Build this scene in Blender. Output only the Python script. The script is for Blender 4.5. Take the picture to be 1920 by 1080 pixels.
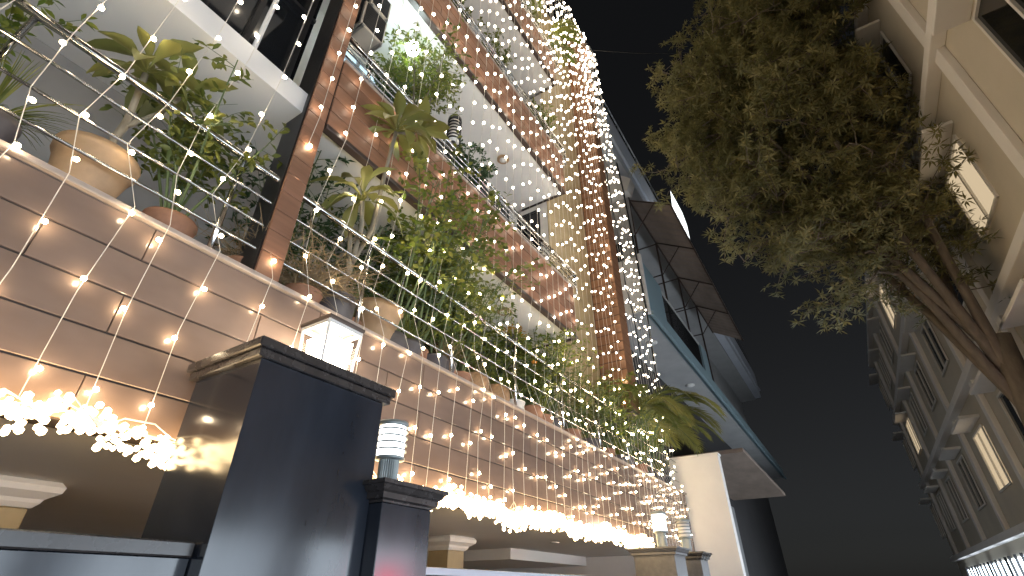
import bpy, bmesh, math, random
import numpy as np
from mathutils import Vector, Matrix, Quaternion
rad = math.radians
random.seed(7)
rng = np.random.default_rng(7)
for o in list(bpy.data.objects):
    bpy.data.objects.remove(o)
scene = bpy.context.scene
COL = scene.collection

# ------------------------------------------------------------------ camera
cam_data = bpy.data.cameras.new('camera')
cam_data.sensor_fit = 'HORIZONTAL'
cam_data.sensor_width = 36.0
cam_data.lens = 17.209
cam_data.clip_end = 600
cam = bpy.data.objects.new('camera', cam_data)
COL.objects.link(cam)
CAMROT = Matrix((((0.844369, 0.286423, 0.452772), (0.535749, -0.44548, -0.717301), (-0.003751, 0.848239, -0.529601))))
cam.matrix_world = Matrix.Translation((0, 0, 1.7)) @ CAMROT.to_4x4()
scene.camera = cam

# ------------------------------------------------------------------ night sky, faint moon light
world = bpy.data.worlds.new('World')
scene.world = world
world.use_nodes = True
wn = world.node_tree.nodes
wl = world.node_tree.links
wn.clear()
w_out = wn.new('ShaderNodeOutputWorld')
w_bg = wn.new('ShaderNodeBackground')
w_sky = wn.new('ShaderNodeTexSky')
w_sky.sky_type = 'NISHITA'
w_sky.sun_disc = False
w_sky.sun_elevation = rad(40)
w_sky.sun_rotation = rad(200)
w_hs = wn.new('ShaderNodeHueSaturation')
w_hs.inputs['Saturation'].default_value = 0.22
wl.new(w_sky.outputs[0], w_hs.inputs['Color'])
wl.new(w_hs.outputs[0], w_bg.inputs['Color'])
w_bg.inputs['Strength'].default_value = 0.0018
wl.new(w_bg.outputs[0], w_out.inputs['Surface'])
sun_d = bpy.data.lights.new('moon_light', 'SUN')
sun_d.energy = 0.05
sun_d.angle = rad(10)
sun_d.color = (0.85, 0.92, 1.0)
sun = bpy.data.objects.new('moon_light', sun_d)
sun.rotation_euler = (rad(50), 0, rad(70))
sun.location = (10, -8, 30)
COL.objects.link(sun)

scene.view_settings.view_transform = 'Standard'
scene.view_settings.look = 'None'
scene.view_settings.exposure = 0.9
scene.view_settings.gamma = 1.0
scene.view_settings.use_curve_mapping = False
scene.render.engine = 'CYCLES'
scene.cycles.use_denoising = True
scene.cycles.max_bounces = 6
scene.cycles.diffuse_bounces = 3
scene.cycles.glossy_bounces = 3
scene.cycles.transmission_bounces = 3
scene.cycles.transparent_max_bounces = 12
scene.cycles.use_light_tree = True
scene.cycles.sample_clamp_indirect = 4.0
scene.cycles.caustics_reflective = False
scene.cycles.caustics_refractive = False

# ------------------------------------------------------------------ materials
MATS = {}


def nodes_of(name):
    m = bpy.data.materials.new(name)
    m.use_nodes = True
    nt = m.node_tree
    nt.nodes.clear()
    out = nt.nodes.new('ShaderNodeOutputMaterial')
    MATS[name] = m
    return m, nt, out


def surf(name, col, rough=0.6, metal=0.0, var=0.12, scale=6.0, bump=0.0, spec=0.5, stretch=(1, 1, 1), objvar=0.0, coat=0.0, col2=None, detail=6.0, world_coords=False):
    """Principled with noise colour variation, per-object variation and fine bump."""
    m, nt, out = nodes_of(name)
    N, L = nt.nodes, nt.links
    b = N.new('ShaderNodeBsdfPrincipled')
    b.inputs['Roughness'].default_value = rough
    b.inputs['Metallic'].default_value = metal
    b.inputs['Specular IOR Level'].default_value = spec
    b.inputs['Coat Weight'].default_value = coat
    b.inputs['Coat Roughness'].default_value = 0.12
    L.new(b.outputs[0], out.inputs['Surface'])
    tc = N.new('ShaderNodeTexCoord')
    mp = N.new('ShaderNodeMapping')
    mp.inputs['Scale'].default_value = stretch
    if world_coords:
        g = N.new('ShaderNodeNewGeometry')
        L.new(g.outputs['Position'], mp.inputs['Vector'])
    else:
        L.new(tc.outputs['Object'], mp.inputs['Vector'])
    no = N.new('ShaderNodeTexNoise')
    no.inputs['Scale'].default_value = scale
    no.inputs['Detail'].default_value = detail
    no.inputs['Roughness'].default_value = 0.6
    oi = N.new('ShaderNodeObjectInfo')
    if objvar > 0:
        add = N.new('ShaderNodeVectorMath')
        add.operation = 'ADD'
        mul = N.new('ShaderNodeVectorMath')
        mul.operation = 'SCALE'
        mul.inputs[0].default_value = (37.0, 19.0, 53.0)
        L.new(oi.outputs['Random'], mul.inputs['Scale'])
        L.new(mp.outputs[0], add.inputs[0])
        L.new(mul.outputs[0], add.inputs[1])
        L.new(add.outputs[0], no.inputs['Vector'])
    else:
        L.new(mp.outputs[0], no.inputs['Vector'])
    mix = N.new('ShaderNodeMix')
    mix.data_type = 'RGBA'
    c2 = col2 or tuple(c * (1 - var * 2.2) for c in col)
    c1 = tuple(min(1, c * (1 + var)) for c in col)
    mix.inputs['A'].default_value = (*c2, 1)
    mix.inputs['B'].default_value = (*c1, 1)
    ramp = N.new('ShaderNodeMapRange')
    ramp.inputs['From Min'].default_value = 0.15
    ramp.inputs['From Max'].default_value = 0.85
    L.new(no.outputs['Fac'], ramp.inputs['Value'])
    L.new(ramp.outputs[0], mix.inputs['Factor'])
    last = mix.outputs['Result']
    if objvar > 0:
        hs = N.new('ShaderNodeHueSaturation')
        mr = N.new('ShaderNodeMapRange')
        mr.inputs['To Min'].default_value = 1 - objvar
        mr.inputs['To Max'].default_value = 1 + objvar
        L.new(oi.outputs['Random'], mr.inputs['Value'])
        L.new(mr.outputs[0], hs.inputs['Value'])
        L.new(last, hs.inputs['Color'])
        last = hs.outputs[0]
    L.new(last, b.inputs['Base Color'])
    rr = N.new('ShaderNodeMapRange')
    rr.inputs['To Min'].default_value = max(0.02, rough - 0.07)
    rr.inputs['To Max'].default_value = min(1, rough + 0.09)
    L.new(no.outputs['Fac'], rr.inputs['Value'])
    L.new(rr.outputs[0], b.inputs['Roughness'])
    if bump > 0:
        bp = N.new('ShaderNodeBump')
        bp.inputs['Strength'].default_value = bump
        bp.inputs['Distance'].default_value = 0.01
        n2 = N.new('ShaderNodeTexNoise')
        n2.inputs['Scale'].default_value = scale * 6
        n2.inputs['Detail'].default_value = 4
        L.new(mp.outputs[0], n2.inputs['Vector'])
        L.new(n2.outputs['Fac'], bp.inputs['Height'])
        L.new(bp.outputs[0], b.inputs['Normal'])
    return m


def emit(name, col, strength):
    m, nt, out = nodes_of(name)
    e = nt.nodes.new('ShaderNodeEmission')
    e.inputs['Color'].default_value = (*col, 1)
    e.inputs['Strength'].default_value = strength
    nt.links.new(e.outputs[0], out.inputs['Surface'])
    return m


def leafmat(name, col, col2, transl=0.35, rough=0.4):
    m, nt, out = nodes_of(name)
    N, L = nt.nodes, nt.links
    at = N.new('ShaderNodeAttribute')
    at.attribute_name = 'tint'
    mix = N.new('ShaderNodeMix')
    mix.data_type = 'RGBA'
    mix.inputs['A'].default_value = (*col, 1)
    mix.inputs['B'].default_value = (*col2, 1)
    L.new(at.outputs['Fac'], mix.inputs['Factor'])
    b = N.new('ShaderNodeBsdfPrincipled')
    b.inputs['Roughness'].default_value = rough
    b.inputs['Specular IOR Level'].default_value = 0.4
    L.new(mix.outputs['Result'], b.inputs['Base Color'])
    t = N.new('ShaderNodeBsdfTranslucent')
    hs = N.new('ShaderNodeHueSaturation')
    hs.inputs['Saturation'].default_value = 1.15
    hs.inputs['Value'].default_value = 1.5
    L.new(mix.outputs['Result'], hs.inputs['Color'])
    L.new(hs.outputs[0], t.inputs['Color'])
    ms = N.new('ShaderNodeMixShader')
    ms.inputs[0].default_value = transl
    L.new(b.outputs[0], ms.inputs[1])
    L.new(t.outputs[0], ms.inputs[2])
    L.new(ms.outputs[0], out.inputs['Surface'])
    return m


def glassmat(name, tint, refl=0.12, rough=0.03):
    m, nt, out = nodes_of(name)
    N, L = nt.nodes, nt.links
    t = N.new('ShaderNodeBsdfTransparent')
    t.inputs['Color'].default_value = (*tint, 1)
    g = N.new('ShaderNodeBsdfGlossy')
    g.inputs['Roughness'].default_value = rough
    lw = N.new('ShaderNodeLayerWeight')
    lw.inputs['Blend'].default_value = refl
    ms = N.new('ShaderNodeMixShader')
    L.new(lw.outputs['Fresnel'], ms.inputs[0])
    L.new(t.outputs[0], ms.inputs[1])
    L.new(g.outputs[0], ms.inputs[2])
    L.new(ms.outputs[0], out.inputs['Surface'])
    return m


surf('fascia_tile', (0.205, 0.142, 0.112), 0.21, var=0.08, scale=3.0, objvar=0.10, bump=0.06, detail=2.5, stretch=(1, 1, 2.0), spec=0.6)
surf('wood_tile', (0.30, 0.145, 0.085), 0.52, var=0.16, scale=3.0, objvar=0.10, bump=0.08, stretch=(1, 0.6, 7.0), spec=0.5)
surf('fin_tile', (0.27, 0.125, 0.06), 0.52, var=0.14, scale=3.0, objvar=0.10, bump=0.08, stretch=(0.8, 1, 7.0), spec=0.5)
surf('beige_tile', (0.36, 0.275, 0.15), 0.42, var=0.10, scale=5.0, objvar=0.05, bump=0.05)
surf('white_paint', (0.74, 0.70, 0.66), 0.7, var=0.04, scale=2.0, bump=0.04)
surf('soffit_paint', (0.72, 0.69, 0.66), 0.75, var=0.03, scale=1.2, bump=0.03)
surf('grey_paint', (0.30, 0.29, 0.285), 0.75, var=0.06, scale=1.5, bump=0.04)
surf('joint_grout', (0.05, 0.035, 0.03), 0.8, var=0.1)
surf('dark_trim', (0.06, 0.04, 0.035), 0.4, var=0.1)
surf('cap_stone', (0.42, 0.34, 0.29), 0.35, var=0.12, scale=9.0, bump=0.05)
surf('granite', (0.020, 0.024, 0.034), 0.15, var=0.25, scale=3.0, spec=0.55, detail=5, stretch=(1, 1, 0.3))
surf('granite_cap', (0.045, 0.039, 0.038), 0.26, var=0.2, scale=8.0, detail=6)
surf('grey_stone', (0.125, 0.118, 0.115), 0.4, var=0.2, scale=14.0, bump=0.05)
surf('steel', (0.62, 0.61, 0.60), 0.16, metal=1.0, var=0.05, scale=4.0)
surf('steel_dull', (0.40, 0.40, 0.41), 0.36, metal=0.9, var=0.08, scale=4.0)
surf('gate_steel', (0.30, 0.31, 0.34), 0.38, metal=0.6, var=0.1, scale=5.0)
surf('lamp_grey', (0.30, 0.33, 0.33), 0.4, metal=0.5, var=0.1)
surf('lamp_brown', (0.10, 0.07, 0.055), 0.45, metal=0.2, var=0.1)
surf('lamp_white', (0.75, 0.72, 0.68), 0.45, var=0.03)
surf('black_metal', (0.025, 0.025, 0.028), 0.4, metal=0.4, var=0.1)
surf('dark_glass', (0.012, 0.013, 0.015), 0.06, var=0.1, spec=0.6)
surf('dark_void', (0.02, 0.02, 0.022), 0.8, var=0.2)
surf('cable_clear', (0.72, 0.66, 0.58), 0.3, var=0.03)
surf('cable_black', (0.02, 0.02, 0.02), 0.5, var=0.1)
surf('pot_tan', (0.42, 0.27, 0.15), 0.6, var=0.15, scale=8.0, bump=0.15)
surf('pot_grey', (0.10, 0.09, 0.095), 0.55, var=0.2, scale=7.0, bump=0.1)
surf('pot_clay', (0.34, 0.17, 0.10), 0.7, var=0.18, scale=9.0, bump=0.15)
surf('pot_white', (0.62, 0.60, 0.56), 0.5, var=0.05, scale=6.0)
surf('pot_basket', (0.36, 0.22, 0.12), 0.75, var=0.25, scale=30.0, bump=0.5)
surf('soil', (0.05, 0.035, 0.025), 0.95, var=0.3, scale=40.0, bump=0.5)
surf('bark', (0.16, 0.13, 0.10), 0.85, var=0.25, scale=14.0, bump=0.5, stretch=(1, 1, 0.25))
surf('bark_pale', (0.24, 0.21, 0.16), 0.75, var=0.25, scale=16.0, bump=0.3, stretch=(1, 1, 0.4))
surf('twig_dry', (0.30, 0.22, 0.13), 0.8, var=0.2, scale=10.0)
surf('stem_green', (0.10, 0.14, 0.05), 0.6, var=0.2, scale=10.0)
surf('neighbour_white', (0.84, 0.80, 0.76), 0.75, var=0.05, scale=1.3, bump=0.05, world_coords=True)
surf('neighbour_teal', (0.24, 0.33, 0.36), 0.65, var=0.07, scale=1.2, bump=0.05, world_coords=True)
surf('neighbour_grey', (0.44, 0.43, 0.42), 0.8, var=0.10, scale=1.2, bump=0.06, world_coords=True)
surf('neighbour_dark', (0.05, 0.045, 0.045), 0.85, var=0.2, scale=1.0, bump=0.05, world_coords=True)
surf('neighbour_blue', (0.66, 0.68, 0.74), 0.8, var=0.08, scale=0.8, bump=0.06, world_coords=True)
surf('tin_sheet', (0.32, 0.24, 0.19), 0.6, metal=0.2, var=0.25, scale=2.0, bump=0.05, stretch=(1, 0.3, 1))
surf('rust_frame', (0.07, 0.045, 0.035), 0.7, metal=0.2, var=0.25, scale=8.0)
surf('asphalt', (0.05, 0.05, 0.05), 0.9, var=0.2, scale=20.0, bump=0.4, world_coords=True)
surf('ground_earth', (0.10, 0.09, 0.08), 0.95, var=0.2, scale=2.0, bump=0.2, world_coords=True)
surf('pavement', (0.24, 0.23, 0.22), 0.85, var=0.12, scale=6.0, bump=0.2, world_coords=True)
surf('cream_paint', (0.62, 0.56, 0.46), 0.8, var=0.08, scale=0.7, bump=0.05, world_coords=True)
surf('ac_case', (0.52, 0.46, 0.38), 0.5, var=0.06, scale=5.0)
surf('flower_orange', (0.80, 0.30, 0.02), 0.6, var=0.1)

leafmat('leaf_plumeria', (0.14, 0.16, 0.055), (0.27, 0.25, 0.085), 0.30, 0.36)
leafmat('leaf_shrub', (0.065, 0.09, 0.02), (0.21, 0.215, 0.055), 0.35, 0.42)
leafmat('leaf_bright', (0.10, 0.15, 0.03), (0.27, 0.27, 0.065), 0.40, 0.42)
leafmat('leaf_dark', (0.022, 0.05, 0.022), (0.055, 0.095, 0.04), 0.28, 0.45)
leafmat('leaf_dry', (0.20, 0.14, 0.07), (0.32, 0.24, 0.13), 0.3, 0.7)
leafmat('leaf_palm', (0.10, 0.13, 0.035), (0.22, 0.22, 0.07), 0.33, 0.4)
leafmat('leaf_tree', (0.12, 0.12, 0.05), (0.28, 0.25, 0.11), 0.30, 0.5)
leafmat('leaf_orange', (0.35, 0.18, 0.03), (0.40, 0.26, 0.05), 0.3, 0.5)

WARM = (1.0, 0.86, 0.66)
emit('bulb_glow', (1.0, 0.79, 0.50), 48.0)
emit('bulb_glow_frosted', WARM, 19.0)
emit('bulb_glow_soft', WARM, 9.0)
emit('shop_light', (0.76, 0.88, 1.0), 5.0)
emit('red_sign_light', (1.0, 0.04, 0.10), 10.0)
emit('garland_glow', (1.0, 0.70, 0.36), 11.0)
emit('lamp_glow', (0.93, 0.98, 1.0), 4.0)
emit('lantern_glow', (1.0, 0.90, 0.72), 26.0)
emit('ceiling_lamp_glow', (0.80, 1.0, 0.98), 34.0)
emit('lit_window', (0.62, 0.86, 1.0), 0.75)
emit('downlight_glow', (1.0, 0.88, 0.74), 70.0)
emit('room_light', (1.0, 0.78, 0.50), 0.35)
emit('sign_glow', (0.93, 0.98, 1.0), 1.6)
glassmat('clear_glass', (0.95, 0.95, 0.95))


# ------------------------------------------------------------------ mesh helpers
class MB:
    def __init__(self):
        self.v = []
        self.f = []

    def add(self, vs, fs):
        o = len(self.v)
        self.v.extend([tuple(p) for p in vs])
        self.f.extend([tuple(i + o for i in q) for q in fs])
        return self

    def box(self, a, b, ch=0.0):
        x0, y0, z0 = [min(a[i], b[i]) for i in range(3)]
        x1, y1, z1 = [max(a[i], b[i]) for i in range(3)]
        if ch <= 0:
            vs = [(x0, y0, z0), (x1, y0, z0), (x1, y1, z0), (x0, y1, z0), (x0, y0, z1), (x1, y0, z1), (x1, y1, z1), (x0, y1, z1)]
            fs = [(0, 3, 2, 1), (4, 5, 6, 7), (0, 1, 5, 4), (1, 2, 6, 5), (2, 3, 7, 6), (3, 0, 4, 7)]
            return self.add(vs, fs)
        bm = bmesh.new()
        bmesh.ops.create_cube(bm, size=1)
        for v in bm.verts:
            v.co = Vector(((x0 + x1) / 2 + v.co.x * (x1 - x0), (y0 + y1) / 2 + v.co.y * (y1 - y0), (z0 + z1) / 2 + v.co.z * (z1 - z0)))
        bmesh.ops.bevel(bm, geom=bm.edges[:], offset=ch, segments=1, affect='EDGES', profile=0.5)
        bm.verts.index_update()
        self.add([v.co[:] for v in bm.verts], [[v.index for v in f.verts] for f in bm.faces])
        bm.free()
        return self

    def tube(self, pts, r, n=6, cap=True):
        pts = [Vector(p) for p in pts]
        rs = r if isinstance(r, (list, tuple)) else [r] * len(pts)
        rings = []
        up = None
        for i, p in enumerate(pts):
            if i == 0:
                d = pts[1] - pts[0]
            elif i == len(pts) - 1:
                d = pts[-1] - pts[-2]
            else:
                d = pts[i + 1] - pts[i - 1]
            if d.length < 1e-9:
                d = Vector((0, 0, 1))
            d.normalize()
            if up is None:
                up = Vector((1, 0, 0)) if abs(d.x) < 0.9 else Vector((0, 1, 0))
            a = up - d * up.dot(d)
            if a.length < 1e-6:
                a = d.orthogonal()
            a.normalize()
            up = a
            b = d.cross(a)
            rings.append([p + (a * math.cos(t) + b * math.sin(t)) * rs[i] for t in [2 * math.pi * k / n for k in range(n)]])
        vs = [q for ring in rings for q in ring]
        fs = []
        for i in range(len(rings) - 1):
            for k in range(n):
                k2 = (k + 1) % n
                fs.append((i * n + k, i * n + k2, (i + 1) * n + k2, (i + 1) * n + k))
        if cap:
            fs.append(tuple(range(n - 1, -1, -1)))
            m = (len(rings) - 1) * n
            fs.append(tuple(m + k for k in range(n)))
        return self.add(vs, fs)

    def lathe(self, prof, c=(0, 0, 0), n=20, cap=True):
        vs, fs = [], []
        for r, z in prof:
            for k in range(n):
                t = 2 * math.pi * k / n
                vs.append((c[0] + r * math.cos(t), c[1] + r * math.sin(t), c[2] + z))
        for i in range(len(prof) - 1):
            for k in range(n):
                k2 = (k + 1) % n
                fs.append((i * n + k, i * n + k2, (i + 1) * n + k2, (i + 1) * n + k))
        if cap:
            if prof[0][0] > 1e-5:
                fs.append(tuple(range(n - 1, -1, -1)))
            if prof[-1][0] > 1e-5:
                m = (len(prof) - 1) * n
                fs.append(tuple(m + k for k in range(n)))
        return self.add(vs, fs)

    def frustum(self, rings):
        """stack of axis-aligned rectangles (x0,x1,y0,y1,z)"""
        vs, fs = [], []
        for x0, x1, y0, y1, z in rings:
            vs += [(x0, y0, z), (x1, y0, z), (x1, y1, z), (x0, y1, z)]
        for i in range(len(rings) - 1):
            for k in range(4):
                k2 = (k + 1) % 4
                fs.append((i * 4 + k, i * 4 + k2, i * 4 + 4 + k2, i * 4 + 4 + k))
        fs.append((3, 2, 1, 0))
        m = (len(rings) - 1) * 4
        fs.append((m, m + 1, m + 2, m + 3))
        return self.add(vs, fs)

    def mesh(self, name, mat, smooth=False):
        me = bpy.data.meshes.new(name)
        me.from_pydata(self.v, [], self.f)
        if mat:
            me.materials.append(MATS[mat])
        if smooth:
            me.polygons.foreach_set('use_smooth', [True] * len(me.polygons))
        me.update()
        return me

    def build(self, name, mat, parent=None, smooth=False):
        return link(name, self.mesh(name, mat, smooth), parent)


def link(name, me, parent=None, loc=None, rot=None, scale=None):
    o = bpy.data.objects.new(name, me)
    COL.objects.link(o)
    if parent is not None:
        o.parent = parent
    if loc is not None:
        o.location = loc
    if rot is not None:
        o.rotation_euler = rot
    if scale is not None:
        o.scale = scale
    return o


def thing(name, label, cat, loc=(0, 0, 0), group=None):
    o = bpy.data.objects.new(name, None)
    o.empty_display_size = 0.1
    COL.objects.link(o)
    o.location = loc
    tag(o, label, cat, group)
    return o


def tag(o, label, cat, group=None):
    o['label'] = label
    o['category'] = cat
    if group:
        o['group'] = group
    return o


def structure(o):
    o['kind'] = 'structure'
    return o


def box(name, mat, parent, a, b, ch=0.0):
    return MB().box(a, b, ch).build(name, mat, parent)


_tile_cache = {}


def tile(name, mat, parent, a, b, ch=0.003):
    """box piece that shares mesh data with equal-sized ones"""
    s = tuple(round(abs(b[i] - a[i]), 4) for i in range(3))
    key = (s, mat, ch)
    if key not in _tile_cache:
        _tile_cache[key] = MB().box([-q / 2 for q in s], [q / 2 for q in s], ch).mesh(name, mat)
    return link(name, _tile_cache[key], parent, loc=[(a[i] + b[i]) / 2 for i in range(3)])


def tile_face_x(parent, mat, x_in, x_out, y0, y1, z0, z1, rows, length, gap=0.006, name='tile', stagger=0.5):
    """rows of tiles on a face that looks along +x"""
    h = (z1 - z0) / rows
    for r in range(rows):
        za, zb = z0 + r * h + gap / 2, z0 + (r + 1) * h - gap / 2
        y = y0 - (length * stagger if r % 2 else 0)
        while y < y1 - 0.01:
            a, b = max(y, y0), min(y + length, y1)
            if b - a > 0.03:
                tile(name, mat, parent, (x_in, a + gap / 4, za), (x_out, b - gap / 4, zb))
            y += length


# ------------------------------------------------------------------ ground and lane
structure(box('ground', 'ground_earth', None, (-150, -150, -0.5), (150, 150, -0.01)))
structure(box('road', 'asphalt', None, (-1.3, -60, -0.1), (2.5, 120, 0.0)))
for xa, xb in ((-2.15, -1.3), (2.5, 3.59)):
    structure(box('pavement', 'pavement', None, (xa, -60, -0.1), (xb, 120, 0.12), 0.01))

# ------------------------------------------------------------------ main building
Y0, Y1 = -1.6, 11.95          # terrace run
BE = 6.75                     # where the balcony bands end
main = thing('apartment_building', 'brown tiled apartment building draped with strings of lights, balconies full of plants', 'building', (-4.5, 5, 0))
MAINL = Vector((-4.5, 5, 0))


def reparent(o, p):
    o.parent = p
    o.matrix_parent_inverse = Matrix.Identity(4)
    return o


class _Off:
    pass


main.location = (0, 0, 0)

# parking level
box('parking_ceiling', 'soffit_paint', main, (-10, Y0, 2.424), (-3.21, 11.98, 2.56))
box('parking_wall', 'white_paint', main, (-9.8, 12.0, 0), (-3.32, 12.2, 2.42))
box('parking_wall', 'grey_paint', main, (-10, Y0, 0), (-9.8, 11.99, 2.42))
box('parking_bounce_floor', 'beige_tile', main, (-9.79, Y0, -0.005), (-2.95, 11.98, 0.03))  # unseen pale floor, added to bounce light up to the ceiling
beam = box('ceiling_drop', 'white_paint', main, (-9.79, 8.7, 2.24), (-5.55, 11.99, 2.423))
# fascia
fascia = box('fascia', 'joint_grout', main, (-3.2, Y0, 2.40), (-3.014, Y1, 3.548))
tile_face_x(fascia, 'fascia_tile', -3.018, -3.0, Y0, Y1 - 0.01, 2.40, 3.548, 5, 1.2, 0.011, 'tile', 0.37)
box('parapet_cap', 'cap_stone', main, (-3.22, Y0, 3.55), (-2.965, Y1, 3.585), 0.006)
box('planter_ledge', 'cap_stone', main, (-3.62, Y0, 3.2), (-3.222, Y1, 3.60), 0.006)
box('terrace_floor', 'grey_stone', main, (-9.9, Y0, 2.9), (-3.63, Y1, 3.2))
# columns in the parking bay
for (cx, cy) in ((-5.25, 6.45), (-5.25, 1.2)):
    c = MB().box((cx - 0.19, cy - 0.19, 0), (cx + 0.19, cy + 0.19, 2.24), 0.008).build('column', 'beige_tile', main)
    MB().frustum([(cx - 0.20, cx + 0.20, cy - 0.20, cy + 0.20, 2.242), (cx - 0.23, cx + 0.23, cy - 0.23, cy + 0.23, 2.275),
                  (cx - 0.24, cx + 0.24, cy - 0.24, cy + 0.24, 2.30), (cx - 0.31, cx + 0.31, cy - 0.31, cy + 0.31, 2.345),
                  (cx - 0.32, cx + 0.32, cy - 0.32, cy + 0.32, 2.385), (cx - 0.29, cx + 0.29, cy - 0.29, cy + 0.29, 2.421)]).build('capital', 'white_paint', c)

# upper floors: slab edges with wood tiles, soffits, walls
BANDS = [(5.30, 6.26), (8.53, 9.55), (12.0, 13.0), (15.55, 16.55)]
for i, (zb, zt) in enumerate(BANDS):
    box('soffit', 'soffit_paint', main, (-4.2, 1.2 if i else Y0, zb + 0.002), (-3.07, BE - 0.01, zb + 0.25))
    band = box('balcony_band', 'joint_grout', main, (-3.069, 1.62, zb), (-3.016, BE, zt))
    tile_face_x(band, 'wood_tile', -3.02, -3.0, 1.62, BE, zb + 0.02, zt, 5, 1.2, 0.013, 'tile', 0.5)
    tile('tile', 'wood_tile', band, (-3.10, BE + 0.001, zb + 0.02), (-3.002, BE + 0.018, zt))
    box('edge_trim', 'dark_trim', main, (-3.068, 1.62, zb - 0.035), (-2.985, BE + 0.03, zb + 0.015), 0.004)
    box('edge_trim', 'dark_trim', main, (-3.42, BE - 0.008, zb - 0.034), (-3.07, BE + 0.029, zb + 0.016), 0.004)
    box('band_cap', 'cap_stone', main, (-3.12, 1.62, zt + 0.002), (-2.985, BE + 0.02, zt + 0.03), 0.005)
LEV = [3.2, 5.55, 8.78, 12.25, 15.8]
TOPS = [5.30, 8.53, 12.0, 15.55]
for i in range(4):
    zf, zc = LEV[i], TOPS[i]
    wm = 'grey_paint' if i == 0 else 'white_paint'
    box('back_wall', wm, main, (-4.4, Y0 if i == 0 else 1.2, zf), (-4.2, 8.69, zc + 0.001))
    # end wall of the balcony looking back at the street
    box('end_wall', 'white_paint', main, (-4.199, 6.8, zf), (-3.44, 6.95, zc + 0.001))
    # window in the end wall
    if i:
        wz0, wz1 = zf + 0.95, zc - 0.18
        w = box('window', 'dark_glass', main, (-4.12, 6.785, wz0), (-3.64, 6.798, wz1))
        for xx in (-4.14, -3.90, -3.64):
            box('frame', 'black_metal', w, (xx, 6.765, wz0 - 0.02), (xx + 0.035, 6.784, wz1 + 0.02))
        box('frame', 'black_metal', w, (-4.139, 6.766, wz1), (-3.606, 6.783, wz1 + 0.035))
    # dark sliding doors in the back wall
    for (ya, yb) in ((3.7, 4.7), (5.35, 6.45)):
        dz1 = zc - 0.22
        d = box('door', 'dark_glass', main, (-4.198, ya, zf + 0.05), (-4.185, yb, dz1))
        for yy in (ya - 0.05, (ya + yb) / 2 - 0.025, yb):
            box('frame', 'black_metal', d, (-4.184, yy, zf + 0.04), (-4.16, yy + 0.05, dz1 + 0.05))
        box('frame', 'black_metal', d, (-4.184, ya - 0.049, dz1 + 0.001), (-4.161, yb + 0.049, dz1 + 0.06))
# lit window on the second floor
lw_ = box('window', 'lit_window', main, (-4.199, 2.05, 7.35), (-4.186, 3.25, 8.28))
for yy in (2.0, 2.42, 2.8, 3.2):
    box('frame', 'steel_dull', lw_, (-4.185, yy, 7.30), (-4.15, yy + 0.05, 8.33))
for zz in (7.29, 7.72, 8.1, 8.29):
    box('frame', 'steel_dull', lw_, (-4.1855, 2.0, zz), (-4.155, 3.25, zz + 0.035))
# dark frame of the lower awning pane
for (ya, yb) in ((2.15, 2.40), (2.55, 2.95)):
    for zz in (7.32, 7.66):
        box('frame', 'black_metal', lw_, (-4.154, ya, zz), (-4.145, yb, zz + 0.03))
    for yy in (ya, yb):
        box('frame', 'black_metal', lw_, (-4.1545, yy, 7.32), (-4.1455, yy + 0.03, 7.69))

# beige wall and the brown fin
beige = box('stair_wall', 'joint_grout', main, (-4.15, 6.955, 3.2), (-3.438, 8.70, 16.6))
r = 0
z = 3.2
while z < 16.55:
    zz = min(z + 0.6, 16.6)
    for (ya, yb) in ((BE + 0.035, 7.70), (7.70, 8.695)):
        tile('panel', 'beige_tile', beige, (-3.437, ya + 0.003, z + 0.003), (-3.42, yb - 0.003, zz - 0.003))
    z += 0.6
fin = box('fin', 'joint_grout', main, (-3.43, 8.72, 4.6), (-2.885, 9.12, 16.7))
box('fin_foot', 'dark_trim', fin, (-3.42, 8.70, 4.55), (-2.87, 9.13, 4.599))
z = 4.6
while z < 16.65:
    tile('tile', 'fin_tile', fin, (-3.415, 8.702, z + 0.008), (-2.87, 8.719, z + 0.192))
    tile('tile', 'fin_tile', fin, (-2.884, 8.722, z + 0.008), (-2.868, 9.13, z + 0.192))
    z += 0.2
box('roof_beam', 'white_paint', main, (-3.1, 9.131, 16.35), (-2.78, 9.75, 16.62), 0.01)
box('roof_slab', 'grey_paint', main, (-9.9, 1.2, 16.2), (-3.44, 8.7, 16.45))
box('wall_upper', 'grey_paint', main, (-9.9, 8.705, 3.2), (-3.44, 9.0, 16.4))
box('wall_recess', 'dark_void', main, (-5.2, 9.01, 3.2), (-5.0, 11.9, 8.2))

# left pier and the dark glazed bay beside it
pier = box('pier', 'joint_grout', main, (-3.3, 1.43, 3.6), (-3.016, 1.60, 16.6))
z = 3.6
while z < 16.5:
    tile('tile', 'wood_tile', pier, (-3.02, 1.425, z + 0.003), (-2.998, 1.605, z + 0.187))
    z += 0.19
box('side_cladding', 'black_metal', pier, (-3.29, 1.412, 3.6), (-3.021, 1.428, 16.6))
bay = box('glazed_bay', 'dark_glass', main, (-3.5, 0.35, 5.6), (-3.46, 1.41, 16.5))
for yy in (0.35, 0.86, 1.30):
    box('mullion', 'black_metal', bay, (-3.459, yy, 5.6), (-3.40, yy + 0.05, 16.5))
for zz in (5.6, 7.0, 8.4, 9.8, 11.2):
    box('mullion', 'black_metal', bay, (-3.4585, 0.36, zz), (-3.41, 1.40, zz + 0.05))
box('end_panel', 'cream_paint', main, (-3.6, Y0, 5.6), (-3.25, 0.34, 16.5))
MB().tube([(-3.25, 0.93, 5.3), (-3.25, 0.93, 14)], 0.022, 10).build('drain_pipe', 'lamp_white', main, True)
box('side_soffit', 'soffit_paint', main, (-3.24, Y0, 7.0), (-2.75, 1.20, 7.18), 0.01)


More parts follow.
